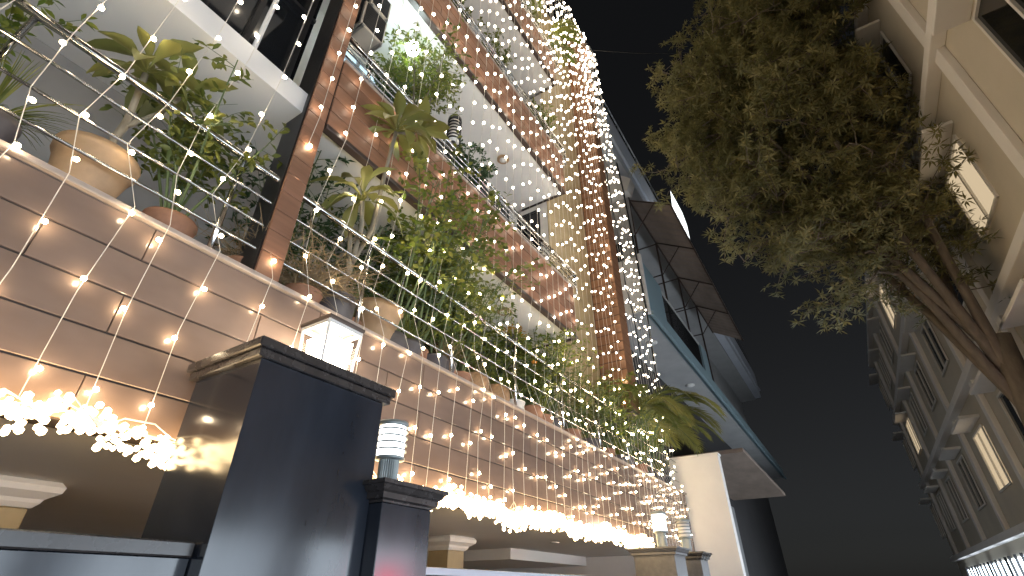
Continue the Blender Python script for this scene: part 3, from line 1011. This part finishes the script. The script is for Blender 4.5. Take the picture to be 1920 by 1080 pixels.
def palm(name, label, loc, pot_spec, fronds, length, height, mat='leaf_palm', lean=(0, 0)):
    t = thing(name, label, 'palm', loc)
    z0 = 0
    if pot_spec:
        style, r, ph, pm = pot_spec
        pot(t, style, r, ph, pm)
        z0 = ph * 0.88
    m = MB()
    for k in range(fronds):
        a = 2 * math.pi * (k + random.uniform(-0.3, 0.3)) / fronds * 1.618 * 3
        out = random.uniform(0.15, 0.55)
        p = Vector((math.cos(a) * 0.06, math.sin(a) * 0.06, z0))
        hh = height * random.uniform(0.55, 1.0)
        out *= 1.0 + 0.5 * random.random()
        d = Vector((math.cos(a) * out + lean[0], math.sin(a) * out + lean[1], 1)).normalized()
        q = p + d * hh
        L = length * random.uniform(0.75, 1.1)
        segs = 14
        pts = [p, p.lerp(q, 0.5), q]
        dd = d.copy()
        c = q.copy()
        P, D, Ls = [], [], []
        for s in range(segs):
            u = s / segs
            dd = (dd + Vector((math.cos(a) * 0.09, math.sin(a) * 0.09, -0.16 - 0.10 * u))).normalized()
            nx_ = c + dd * (L / segs)
            side = dd.cross(Vector((0, 0, 1))).normalized()
            up = side.cross(dd)
            for j in range(3):
                for sg in (-1, 1):
                    pp = c.lerp(nx_, (j + 0.5 * (sg > 0)) / 3)
                    P.append(pp[:])
                    D.append((side * sg + dd * (0.75 + 0.5 * u) + up * 0.25 + Vector((0, 0, -0.25)))[:])
                    Ls.append(length * 0.30 * math.sin(math.pi * (0.12 + 0.84 * u)) + 0.03)
            c = nx_
            pts.append(c.copy())
        m.tube(pts, [0.012 - 0.010 * i / len(pts) for i in range(len(pts))], 5, False)
        Ls = np.array(Ls) * rng.uniform(0.85, 1.1, len(Ls))
        cloud('frond', mat, t, P, D, Ls, 0.013 + 0.004 * length, 'lance', np.full(len(P), np.clip(rng.normal(0.4, 0.3), 0, 1)))
    m.build('stem', 'stem_green', t)
    return t


# plumeria with large separate leaves -------------------------------------
def big_leaf_mesh(L, W, curl, fold):
    segs = 7
    V, F = [], []
    prof = [0.05, 0.16, 0.40, 0.68, 0.92, 1.0, 0.72, 0.06]
    for i in range(segs + 1):
        u = i / segs
        y = L * u * (1 - 0.12 * curl * u)
        z = -curl * L * 0.42 * u * u + 0.10 * L * math.sin(math.pi * u)
        w = W * 0.5 * prof[i]
        wv = 0.006 * math.sin(i * 2.1)
        V += [(-w, y, z + fold * w + wv), (-w * 0.5, y, z + fold * w * 0.35), (0, y, z - 0.002), (w * 0.5, y, z + fold * w * 0.35), (w, y, z + fold * w - wv)]
    for i in range(segs):
        for k in range(4):
            a = i * 5 + k
            F.append((a, a + 1, a + 6, a + 5))
    me = bpy.data.meshes.new('leaf')
    me.from_pydata(V, [], F)
    me.polygons.foreach_set('use_smooth', [True] * len(me.polygons))
    a_ = me.attributes.new('tint', 'FLOAT', 'POINT')
    return me


LEAVES = []
for k in range(8):
    me = big_leaf_mesh(0.50 * random.uniform(0.8, 1.1), 0.15 * random.uniform(0.85, 1.15), random.uniform(0.3, 1.3), random.uniform(0.25, 0.6))
    me.attributes['tint'].data.foreach_set('value', np.full(len(me.vertices), random.uniform(0.1, 0.9), np.float32))
    me.materials.append(MATS['leaf_plumeria'])
    LEAVES.append(me)


def whorl(parent, c, axis, n, scale=1.0, spread=(0.40, 1.95)):
    ax = Vector(axis).normalized()
    o = ax.orthogonal().normalized()
    for k in range(n):
        a = k * 2.39996 + random.uniform(-0.2, 0.2)
        tilt = spread[0] + (spread[1] - spread[0]) * ((k + 0.5) / n) ** 0.8 + random.uniform(-0.1, 0.1)
        rot_o = Quaternion(ax, a) @ o
        d = (ax * math.cos(tilt) + rot_o * math.sin(tilt)).normalized()
        upv = (ax * math.sin(tilt) - rot_o * math.cos(tilt)).normalized()
        sd = d.cross(upv)
        M = Matrix((sd, d, upv)).transposed().to_4x4()
        l = bpy.data.objects.new('leaf', LEAVES[random.randrange(8)])
        COL.objects.link(l)
        l.parent = parent
        s = scale * random.uniform(0.8, 1.12)
        l.matrix_local = Matrix.Translation(Vector(c) + ax * 0.05 * (1 - k / n) + d * 0.015) @ M @ Matrix.Diagonal((s, s, s, 1))


def plumeria(label, loc, pot_spec, stems, scale=1.0):
    t = thing('plumeria_tree', label, 'tree', loc)
    pot(t, *pot_spec)
    for pts, rads, n in stems:
        m = MB()
        fine, fr_ = [], []
        for i in range(len(pts) - 1):
            for s in range(4):
                u = s / 4
                fine.append(Vector(pts[i]).lerp(Vector(pts[i + 1]), u))
                fr_.append(rads[i] + (rads[i + 1] - rads[i]) * u + 0.002 * math.sin(len(fine) * 1.7))
        fine.append(Vector(pts[-1]))
        fr_.append(rads[-1])
        m.tube(fine, fr_, 9).build('trunk', 'bark_pale', t, True)
        if n:
            whorl(t, pts[-1], fine[-1] - fine[-4] + Vector((0, 0, 0.15)), n, scale)
    return t


# base (-3.30, 2.45, 3.60)
plumeria('plumeria tree with big fleshy leaf whorls rising in front of the balcony', (-3.32, 2.34, 3.60), ('straight', 0.17, 0.33, 'pot_grey'), [
    ([(0, 0, 0.25), (0.06, 0.03, 0.75), (0.20, -0.05, 1.05), (0.30, -0.17, 1.22)], [0.030, 0.028, 0.024, 0.020], 15),
    ([(0.06, 0.03, 0.72), (0.16, 0.10, 1.10), (0.36, -0.02, 1.65), (0.50, -0.09, 2.12)], [0.026, 0.024, 0.020, 0.018], 20),
    ([(0.50, -0.09, 2.10), (0.52, 0.04, 2.22), (0.50, 0.16, 2.34)], [0.015, 0.014, 0.013], 12),
    ([(0.05, 0.01, 0.60), (0.10, -0.06, 0.86), (0.11, -0.10, 1.02)], [0.024, 0.022, 0.021], 0),
], 1.0)

# big tan pot with wiry grey-green plant
grass_plant('potted_plant', 'wide tan conical pot with fine grassy leaves behind the railing', (-3.40, 2.88, 3.602), ('cone', 0.25, 0.50, 'pot_tan'), 70, 0.34, 0.006, 'leaf_shrub', 0.8)
# dry twiggy shrubs at the left
def twiggy(label, loc, h, n, mat='twig_dry', leafy=0.5):
    t = thing('dry_shrub', label, 'shrub', loc)
    pot(t, 'straight', 0.15, 0.20, 'pot_clay')
    m = MB()
    P, D = [], []
    for k in range(n):
        a = random.uniform(0, 2 * math.pi)
        q = random.uniform(0.1, 1.6)
        path = branch_path((0, 0, 0.17), (math.cos(a) * q, math.sin(a) * q, 1), h * random.uniform(0.5, 1.1), 6, -0.5, 0.7)
        m.tube(path, [0.005 - 0.0006 * i for i in range(7)], 4, False)
        for w in range(5):
            i = random.randrange(1, 6)
            a2 = random.uniform(0, 2 * math.pi)
            tp = branch_path(path[i], (math.cos(a2), math.sin(a2), random.uniform(-0.5, 0.8)), h * random.uniform(0.15, 0.4), 4, -0.3, 0.6)
            m.tube(tp, [0.0028, 0.0025, 0.002, 0.0016, 0.0012], 3, False)
            for l in range(3):
                if random.random() < leafy:
                    P.append(random.choice(tp)[:])
                    D.append((random.gauss(0, 1), random.gauss(0, 1), random.gauss(0, 0.6)))
    m.build('twigs', mat, t)
    cloud('foliage', 'leaf_dry', t, P, D, rng.uniform(0.03, 0.07, len(P)), 0.008, 'lance')


twiggy('straw coloured wiry shrub spilling over the railing above the lantern', (-3.28, 1.98, 3.602), 0.72, 90)
twiggy('tangled dry shrub left of the lantern, behind the railing', (-3.34, 1.50, 3.602), 0.55, 40)

shrub('potted_shrub', 'dark leafy shrub close behind the plumeria trunk', 'shrub', (-3.48, 2.60, 3.602), ('straight', 0.14, 0.26, 'pot_clay'), 1.35, 0.35, 7, 8, 7, 0.075, 0.03, 'leaf_dark', 'oval')
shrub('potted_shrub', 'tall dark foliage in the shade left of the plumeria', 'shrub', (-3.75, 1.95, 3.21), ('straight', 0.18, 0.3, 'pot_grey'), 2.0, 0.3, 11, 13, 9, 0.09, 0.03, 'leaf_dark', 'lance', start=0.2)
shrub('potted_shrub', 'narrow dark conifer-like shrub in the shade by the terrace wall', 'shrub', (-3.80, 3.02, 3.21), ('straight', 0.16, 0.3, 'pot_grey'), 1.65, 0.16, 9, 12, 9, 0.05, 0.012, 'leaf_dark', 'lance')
# climbers hanging in front of the second floor band
shrub('climbing_plant', 'tall climber with yellow-green leaves in front of the second floor band', 'climber', (-3.36, 3.06, 3.602), ('bowl', 0.17, 0.27, 'pot_grey'), 1.95, 0.22, 8, 13, 7, 0.085, 0.05, 'leaf_bright', 'oval', lean=(0.20, 0.06), start=0.4)
shrub('climbing_plant', 'bushy climber with dark purple-brown tangle reaching the tiled band', 'climber', (-3.38, 3.42, 3.602), ('straight', 0.15, 0.26, 'pot_clay'), 2.15, 0.26, 10, 14, 7, 0.065, 0.036, 'leaf_shrub', 'oval', lean=(0.18, -0.02), start=0.35)
shrub('climbing_plant', 'dense broad-leaved climber under the end of the tiled band', 'climber', (-3.36, 3.86, 3.602), ('bowl', 0.16, 0.26, 'pot_clay'), 2.05, 0.22, 10, 14, 7, 0.08, 0.055, 'leaf_shrub', 'oval', lean=(0.19, -0.05), start=0.35)
shrub('potted_shrub', 'light green shrub with pointed leaves above the middle railing', 'shrub', (-3.30, 3.66, 3.602), ('straight', 0.14, 0.24, 'pot_grey'), 1.25, 0.38, 9, 11, 8, 0.085, 0.026, 'leaf_bright', 'lance', lean=(0.10, 0), start=0.2)
shrub('potted_shrub', 'feathery green shrub filling the railing below the climbers', 'shrub', (-3.34, 4.14, 3.602), ('straight', 0.14, 0.22, 'pot_clay'), 1.15, 0.40, 9, 12, 9, 0.06, 0.016, 'leaf_shrub', 'lance', lean=(0.08, 0), start=0.15)
# grassy tufts on the ledge
grass_plant('potted_plant', 'spiky grass tuft in a dark pot between the rails', (-3.32, 3.28, 3.602), ('cone', 0.15, 0.26, 'pot_grey'), 150, 0.42, 0.007, 'leaf_shrub', 1.0)
grass_plant('potted_plant', 'straw and green grass tuft spilling through the rails', (-3.30, 3.82, 3.602), ('cone', 0.14, 0.24, 'pot_grey'), 130, 0.38, 0.007, 'leaf_dry', 1.1)
grass_plant('potted_plant', 'round woven basket pot with thin dry stalks', (-3.34, 4.44, 3.602), ('bowl', 0.18, 0.30, 'pot_basket'), 40, 0.36, 0.005, 'leaf_dry', 0.8)
grass_plant('potted_plant', 'second woven basket pot with arching green leaves', (-3.34, 4.90, 3.602), ('bowl', 0.18, 0.30, 'pot_basket'), 60, 0.5, 0.012, 'leaf_shrub', 1.0)
# hanging basket
t = thing('hanging_basket', 'dark hanging basket of orange and yellow-green leaves under the terrace ceiling', 'plant', (-3.42, 5.40, 5.30))
pot(t, 'bowl', 0.13, 0.17, 'pot_grey', -0.62)
m = MB()
for k in range(3):
    a = 2.1 * k
    m.tube([(0, 0, 0), (0.12 * math.cos(a), 0.12 * math.sin(a), -0.46)], 0.003, 4)
m.build('chain', 'black_metal', t)
n = 420
A = rng.uniform(0, 2 * np.pi, n)
rr_ = rng.uniform(0.05, 0.30, n)
cloud('foliage', 'leaf_bright', t, np.stack([rr_ * np.cos(A), rr_ * np.sin(A), -0.46 - rr_ * rng.uniform(0, 1.7, n)], 1), np.stack([np.cos(A), np.sin(A), rng.normal(-0.5, 0.6, n)], 1), rng.uniform(0.04, 0.09, n), 0.03, 'oval')
n = 120
A = rng.uniform(0, 2 * np.pi, n)
rr_ = rng.uniform(0.03, 0.18, n)
cloud('foliage', 'leaf_orange', t, np.stack([rr_ * np.cos(A), rr_ * np.sin(A), -0.44 + rng.uniform(-0.05, 0.12, n)], 1), np.stack([np.cos(A), np.sin(A), rng.normal(0.3, 0.5, n)], 1), rng.uniform(0.04, 0.09, n), 0.03, 'oval')
grass_plant('potted_plant', 'dark spiky dracaena against the terrace ceiling', (-3.80, 5.75, 3.21), ('straight', 0.17, 0.9, 'pot_grey'), 60, 0.75, 0.03, 'leaf_dark', 0.7)

hib = shrub('flowering_shrub', 'green bushy shrub with one orange flower at the end of the terrace ceiling', 'shrub', (-3.30, 5.72, 3.602), ('straight', 0.16, 0.26, 'pot_clay'), 1.25, 0.42, 11, 12, 9, 0.07, 0.035, 'leaf_shrub', 'oval', lean=(0.03, 0.05), start=0.2)
fl = MB()
for k in range(9):
    a = 2 * math.pi * k / 9
    fl.lathe([(0.001, -0.012), (0.018, 0), (0.001, 0.012)], (0.19 + 0.03 * math.cos(a), -0.22 + 0.03 * math.sin(a), 0.82 + 0.01 * (k % 2)), 8)
fl.lathe([(0.001, -0.012), (0.022, 0.004), (0.001, 0.022)], (0.19, -0.22, 0.825), 8)
fl.build('flower', 'flower_orange', hib, True)
shrub('potted_shrub', 'taller light green shrub reaching the end of the tiled band', 'shrub', (-3.36, 6.35, 3.602), ('straight', 0.16, 0.26, 'pot_grey'), 1.75, 0.28, 10, 12, 8, 0.075, 0.03, 'leaf_bright', 'oval', start=0.35)
grass_plant('potted_plant', 'strappy leaved plant in a white pot', (-3.32, 5.28, 3.602), ('straight', 0.15, 0.22, 'pot_white'), 60, 0.5, 0.022, 'leaf_shrub', 1.0)
grass_plant('potted_plant', 'arching strap-leaved plant in a clay pot below the flowering shrub', (-3.30, 6.02, 3.602), ('straight', 0.15, 0.22, 'pot_clay'), 70, 0.55, 0.02, 'leaf_shrub', 1.0)
shrub('potted_shrub', 'low feathery shrub beside the beige wall', 'shrub', (-3.32, 6.95, 3.602), ('straight', 0.16, 0.24, 'pot_clay'), 1.15, 0.5, 11, 12, 10, 0.065, 0.018, 'leaf_shrub', 'lance', lean=(0.12, 0), start=0.1)
shrub('potted_shrub', 'dark low shrub at the foot of the brown fin', 'shrub', (-3.30, 7.6, 3.602), ('straight', 0.16, 0.24, 'pot_grey'), 1.2, 0.6, 12, 13, 10, 0.075, 0.022, 'leaf_shrub', 'lance', lean=(0.2, 0), start=0.1)
shrub('potted_shrub', 'spreading yellow-green shrub in front of the brown fin', 'shrub', (-3.34, 8.35, 3.602), ('straight', 0.17, 0.24, 'pot_clay'), 1.45, 0.55, 14, 14, 11, 0.085, 0.026, 'leaf_bright', 'lance', lean=(0.25, 0), start=0.1)
palm('areca_palm', 'feathery palm just past the brown fin', (-3.38, 9.35, 3.602), ('straight', 0.2, 0.3, 'pot_grey'), 22, 1.15, 1.15, lean=(0.15, 0))
palm('areca_palm', 'large palm with drooping fronds at the far end of the terrace', (-3.42, 10.15, 3.602), ('straight', 0.22, 0.32, 'pot_clay'), 22, 1.35, 1.4, lean=(0.15, -0.08))
palm('areca_palm', 'palm with long fronds hanging over the cream end wall', (-3.42, 10.95, 3.602), ('straight', 0.2, 0.3, 'pot_grey'), 20, 1.25, 1.5, lean=(0.06, -0.08))
shrub('potted_shrub', 'bushy low shrub between the far palms and the railing', 'shrub', (-3.30, 9.9, 3.602), ('straight', 0.17, 0.24, 'pot_clay'), 0.95, 0.7, 12, 12, 9, 0.07, 0.02, 'leaf_bright', 'lance', start=0.1)
grass_plant('potted_plant', 'grassy plant at the far end of the railing', (-3.28, 11.0, 3.602), ('straight', 0.16, 0.22, 'pot_grey'), 110, 0.6, 0.012, 'leaf_shrub', 1.1)
grass_plant('potted_plant', 'small grassy plant under the spreading yellow-green shrub', (-3.28, 8.85, 3.602), ('straight', 0.15, 0.22, 'pot_grey'), 90, 0.5, 0.012, 'leaf_shrub', 1.1)

# terrace to the left of the lantern
shrub('potted_shrub', 'green shrub at the near end of the terrace', 'shrub', (-3.36, 0.95, 3.602), ('straight', 0.16, 0.26, 'pot_clay'), 1.3, 0.35, 9, 11, 8, 0.08, 0.035, 'leaf_shrub', 'oval')
plumeria('young plumeria tree at the near end of the terrace', (-3.34, 0.45, 3.60), ('cone', 0.22, 0.42, 'pot_tan'), [
    ([(0, 0, 0.35), (0.03, 0.02, 0.75), (0.10, -0.04, 1.15)], [0.028, 0.024, 0.02], 16),
    ([(0.03, 0.02, 0.72), (0.05, 0.14, 0.95), (0.06, 0.2, 1.2)], [0.02, 0.018, 0.016], 12)], 0.8)
grass_plant('potted_plant', 'grass tuft at the near left end of the terrace', (-3.32, -0.05, 3.602), ('cone', 0.16, 0.28, 'pot_grey'), 130, 0.45, 0.008, 'leaf_shrub', 1.0)
shrub('potted_shrub', 'leggy shrub beside the near drain pipe', 'shrub', (-3.36, -0.5, 3.602), ('straight', 0.16, 0.26, 'pot_grey'), 1.5, 0.35, 9, 11, 8, 0.08, 0.03, 'leaf_bright', 'oval')

# second row, on the terrace floor against the rail
for (y_, h_, lab, mt, tp, ll_, lw_2) in (
        (3.15, 2.2, 'loose green shrub behind the grass tufts and tan pot', 'leaf_shrub', 'oval', 0.085, 0.045),
        (4.45, 2.0, 'bushy shrub standing behind the first woven basket', 'leaf_shrub', 'oval', 0.075, 0.035),
        (5.05, 1.7, 'light green shrub behind the second woven basket', 'leaf_bright', 'lance', 0.09, 0.03),
        (6.65, 1.75, 'pointed-leaf shrub close to the beige wall', 'leaf_shrub', 'lance', 0.085, 0.026),
        (7.35, 1.6, 'bright shrub in the corner between beige wall and fin', 'leaf_bright', 'oval', 0.08, 0.035),
        (9.1, 1.7, 'shrub behind the rail just past the fin', 'leaf_bright', 'lance', 0.10, 0.03),
        (10.0, 1.7, 'broad shrub between the far palms', 'leaf_shrub', 'lance', 0.10, 0.03)):
    shrub('terrace_shrub', lab, 'shrub', (-3.86, y_, 3.205), ('straight', 0.19, 0.34, 'pot_grey'), h_, 0.40, 11, 13, 9, ll_, lw_2, mt, tp, lean=(0.22, 0), start=0.25)

# second floor plants
shrub('potted_tree', 'small leafy tree on the upper balcony with a lamp glaring behind it', 'tree', (-3.34, 2.96, 6.30), ('straight', 0.16, 0.3, 'pot_clay'), 2.05, 0.30, 11, 19, 12, 0.075, 0.028, 'leaf_shrub', 'oval', stem_mat='bark', lean=(0.0, -0.02), start=0.42)
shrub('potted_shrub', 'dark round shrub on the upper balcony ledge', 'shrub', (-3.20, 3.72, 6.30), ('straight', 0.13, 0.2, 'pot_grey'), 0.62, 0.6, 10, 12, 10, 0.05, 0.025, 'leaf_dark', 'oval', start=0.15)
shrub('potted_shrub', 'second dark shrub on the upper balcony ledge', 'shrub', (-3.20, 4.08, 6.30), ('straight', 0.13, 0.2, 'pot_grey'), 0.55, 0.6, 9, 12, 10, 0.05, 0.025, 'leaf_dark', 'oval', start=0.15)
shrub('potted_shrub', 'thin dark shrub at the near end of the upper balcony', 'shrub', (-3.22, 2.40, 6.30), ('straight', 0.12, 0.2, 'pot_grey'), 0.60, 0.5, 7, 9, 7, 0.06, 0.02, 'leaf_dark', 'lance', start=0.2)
# third floor and roof level plants
for (x, y, z, h, lab, mt) in ((-3.22, 3.5, 9.6, 0.9, 'shrub on the third floor balcony, nearest one', 'leaf_shrub'), (-3.22, 4.5, 9.6, 1.0, 'shrub in the middle of the third floor balcony', 'leaf_shrub'),
                              (-3.2, 6.3, 9.6, 0.85, 'shrub at the far end of the third floor balcony', 'leaf_bright'), (-3.22, 5.4, 13.05, 0.9, 'shrub on the top floor balcony', 'leaf_bright')):
    shrub('potted_shrub', lab, 'shrub', (x, y, z), ('straight', 0.15, 0.24, 'pot_grey'), h, 0.5, 8, 11, 8, 0.09, 0.03, mt, 'oval', start=0.15)
palm('areca_palm', 'yellow-green palm on the top floor behind the lights', (-3.22, 6.5, 13.05), ('straight', 0.18, 0.28, 'pot_clay'), 12, 0.9, 0.7, 'leaf_bright')


# ------------------------------------------------------------------ street tree
def street_tree(label, base, h, crown_c, crown_r, nlimb):
    t = thing('street_tree', label, 'tree', base)
    cc = Vector(crown_c) - Vector(base)
    m = MB()
    fork = Vector((0.1, -0.1, h))
    m.tube([(0, 0, -0.1), (0.03, -0.02, h * 0.35), (-0.04, -0.06, h * 0.7), fork], [0.26, 0.21, 0.18, 0.16], 12)
    tips = []
    mains = []
    for k in range(nlimb):
        while True:
            q = Vector((random.uniform(-1, 1), random.uniform(-1, 1), random.uniform(-1, 1)))
            if 0.25 < q.length < 1 and cc.x + q.x * crown_r[0] + base[0] < 3.2:
                break
        tgt = cc + Vector((q.x * crown_r[0], q.y * crown_r[1], q.z * crown_r[2]))
        if k < 7:
            a_ = 2 * math.pi * k / 7
            tgt = cc + Vector((math.cos(a_) * crown_r[0] * 0.45, math.sin(a_) * crown_r[1] * 0.6, (-0.2 + 0.13 * k) * crown_r[2]))
            start = Vector((0.0, 0.0, h * random.uniform(0.72, 1.0)))
            r0 = 0.10
        else:
            # grow from the nearest point of a main limb
            best = min(((p - tgt).length + random.uniform(0, 0.5), i_, p) for i_, pts_ in enumerate(mains) for p in pts_[2:])
            start = best[2].copy()
            r0 = 0.035
        mid = start.lerp(tgt, 0.5) + Vector((random.gauss(0, 0.22), random.gauss(0, 0.22), 0.12))
        pts = [start, start.lerp(mid, 0.5) + Vector((random.gauss(0, 0.12), random.gauss(0, 0.12), 0.08)), mid, mid.lerp(tgt, 0.5) + Vector((random.gauss(0, 0.15), random.gauss(0, 0.15), 0.05)), tgt]
        if k < 7:
            mains.append([pts[i_].lerp(pts[i_ + 1], s_ / 3) for i_ in range(4) for s_ in range(3)])
        m.tube(pts, [r0, r0 * 0.75, r0 * 0.55, r0 * 0.35, 0.006], 6, False)
        for w in range(9):
            u = random.uniform(0.8, 4.0)
            i = min(3, int(u))
            p = pts[i].lerp(pts[i + 1], u - i)
            d = Vector((random.gauss(0, 1), random.gauss(0, 1), random.gauss(0.1, 0.8))).normalized()
            tp = branch_path(p, d, random.uniform(0.4, 1.0), 3, 0.1, 0.5)
            m.tube(tp, [0.012, 0.008, 0.006, 0.003], 4, False)
            tips += [tp[3], tp[2], tp[1].lerp(tp[3], random.random())]
            for e in range(3):
                d3 = Vector((random.gauss(0, 1), random.gauss(0, 1), random.gauss(0.1, 0.8))).normalized()
                tips.append(tp[2] + d3 * random.uniform(0.12, 0.4))
    m.build('trunk', 'bark', t, True)
    P, D, T = [], [], []
    for c in tips:
        tt = random.gauss(0.35, 0.25)
        ax = Vector((random.gauss(0, 0.6), random.gauss(0, 0.6), 1)).normalized()
        o = ax.orthogonal().normalized()
        for k in range(9):
            a = k * 0.7 + random.uniform(-0.2, 0.2)
            r_ = Quaternion(ax, a) @ o
            tl = random.uniform(-0.45, 0.55)
            P.append((c + r_ * 0.01)[:])
            D.append((r_ * math.cos(tl) + ax * math.sin(tl))[:])
            T.append(tt)
    n = len(P)
    cloud('crown', 'leaf_tree', t, P, D, rng.uniform(0.75, 1.2, n) * 0.165, rng.uniform(0.8, 1.2, n) * 0.038, 'lance', np.array(T))
    return t


street_tree('large street tree with whorled leaves against the night sky', (2.9, 10.9, 0.0), 5.4, (1.55, 10.5, 11.5), (3.35, 2.4, 5.3), 240)

# ------------------------------------------------------------------ strings of lights
ICO = None


def ico_mesh(name, mat, sub=1):
    bm = bmesh.new()
    bmesh.ops.create_icosphere(bm, subdivisions=sub, radius=1.0)
    me = bpy.data.meshes.new(name)
    bm.to_mesh(me)
    bm.free()
    me.polygons.foreach_set('use_smooth', [True] * len(me.polygons))
    me.materials.append(MATS[mat])
    return me


BULBS = [ico_mesh('bulb', 'bulb_glow', 2), ico_mesh('bulb', 'bulb_glow_frosted', 1), ico_mesh('bulb', 'bulb_glow_soft', 1)]
GBULB = ico_mesh('bulb', 'garland_glow', 1)


def wire_at(path, s):
    for i in range(len(path) - 1):
        L = (path[i + 1] - path[i]).length
        if s <= L:
            return path[i].lerp(path[i + 1], s / L)
        s -= L
    return path[-1]


ys = []
y = 1.52
while y < 11.85:
    ys.append(y)
    y += (0.245 if y < 8.8 else 0.20) * random.uniform(0.75, 1.25)
ys = [-1.2, -0.85, -0.5, -0.22, 0.05, 0.32, 0.6, 0.85, 1.12] + ys
phase = 0.0
NLEFT = 9
ONES = ['', 'first', 'second', 'third', 'fourth', 'fifth', 'sixth', 'seventh', 'eighth', 'ninth', 'tenth', 'eleventh', 'twelfth', 'thirteenth', 'fourteenth', 'fifteenth', 'sixteenth', 'seventeenth', 'eighteenth', 'nineteenth']
ORD = ONES[1:]
for tens, tenth in (('twenty', 'twentieth'), ('thirty', 'thirtieth'), ('forty', 'fortieth'), ('fifty', 'fiftieth')):
    ORD = ORD + [tenth] + [tens + '-' + ONES[k] for k in range(1, 10)]
for idx, yb in enumerate(ys):
    over = max(0, yb - 6.2)
    yt = min(yb, 6.2) + over * (3.35 / 5.65) + random.uniform(-0.05, 0.05)
    if idx % 3 == 0 or random.random() < 0.45:
        phase = random.uniform(0, 0.95)
    xt = -2.835 + random.uniform(-0.03, 0.02)
    if yt > 8.55:
        xt += 0.03
    ym = yb + (yt - yb) * 0.06
    zt = 16.62
    f = (zt - 5.26) / (zt - 3.6)
    y5 = yt + (yb - yt) * f
    kx = random.uniform(-0.02, 0.03)
    path = [Vector((xt, yt, zt)), Vector((-2.962 + kx * 0.3, y5, 5.26)), Vector((-3.052, yb - random.uniform(0.0, 0.08), 4.50)), Vector((-3.062, yb - random.uniform(0.02, 0.12), 4.02)), Vector((-2.952, yb + random.uniform(-0.02, 0.05), 3.585)), Vector((-2.974, yb + random.uniform(-0.03, 0.03), 3.0)), Vector((-2.972, yb, 2.44))]
    if yb > 9.2:
        path[2].x = -3.03
        path[1].x = -2.98
    if idx < NLEFT:
        lab = ORD[NLEFT - 1 - idx] + ' string of warm bulbs to the left of the tiled pier, counted from the pier'
    elif idx == len(ys) - 1:
        lab = 'last string of warm bulbs at the far right, in front of the neighbouring balcony'
    else:
        lab = ORD[idx - NLEFT] + ' string of warm bulbs from the tiled pier, hanging from roof to fascia'
    t = thing('light_string', lab, 'string lights', (0, 0, 0), 'curtain of light strings')
    # wire
    wp, wr = [], []
    for i in range(len(path) - 1):
        ns = 6 if i == 0 else 1
        for s in range(ns):
            p = path[i].lerp(path[i + 1], s / ns)
            if i == 0 and s:
                p = p + Vector((random.gauss(0, 0.01), random.gauss(0, 0.012), 0))
            wp.append(p)
    wp.append(path[-1])
    wr = [0.0023 + 0.0002 * max(0, p.z - 3) for p in wp]
    MB().tube(wp, wr, 4, False).build('wire', 'cable_clear', t)
    total = sum((wp[i + 1] - wp[i]).length for i in range(len(wp) - 1))
    s = phase * 0.46 + 0.05
    while s < total - 0.05:
        p = wire_at(wp, s)
        r = 0.0125 + 0.0016 * max(0, p.z - 3.2)
        a = random.uniform(0, 2 * math.pi)
        off = Vector((abs(math.cos(a)) * 0.8 + 0.2, math.sin(a), random.uniform(-0.3, 0.3))) * (r + 0.006)
        link('bulb', BULBS[0 if p.z < 5.2 else (1 if p.z < 9.0 else 2)], t, p + off, (a, a, 0), (r, r, r * 1.15))
        s += 0.42 * random.uniform(0.82, 1.18)

# garland bunched under the fascia
t = thing('light_garland', 'thick tangle of blazing warm bulbs bunched along the bottom of the tiled fascia', 'string lights', (0, 0, 0))
gp = []
gy = -1.5
while gy < 8.95:
    gp.append(Vector((-2.94 + random.uniform(-0.03, 0.03), gy, 2.40 + random.uniform(-0.05, 0.05))))
    gy += 0.12
for q in range(3):
    MB().tube([p + Vector((random.gauss(0, 0.02), 0, random.gauss(0, 0.03))) for p in gp], 0.004, 4, False).build('wire', 'cable_clear', t)
stuff = MB()
bv = [v.co.copy() for v in GBULB.vertices]
bf = [tuple(p.vertices) for p in GBULB.polygons]
NG = 3400
for k in range(NG):
    yy = random.uniform(2.3, 8.95) if k < 2550 else random.uniform(-1.5, 2.3)  # run left of the black pillar is added to brighten that side
    dens = 0.5 + 0.5 * math.sin(yy * 5.1) * math.sin(yy * 2.3 + 1)
    sag = 0.03 * math.sin(yy * 3.7) + 0.025 * math.sin(yy * 9.1)
    p = Vector((-2.945 + random.gauss(0, 0.032), yy, 2.385 + sag + max(-0.1, min(0.1, random.gauss(0, 0.032 + 0.016 * dens)))))
    p.x = max(p.x, -2.975)
    r = random.uniform(0.013, 0.021)
    if k < 300:
        link('bulb', GBULB, t, p, (random.random(), random.random(), 0), (r, r, r * 1.1))
    else:
        stuff.add([p + v * r for v in bv], bf)
so = stuff.build('bulb_mass', 'garland_glow', t, True)
so['kind'] = 'stuff'
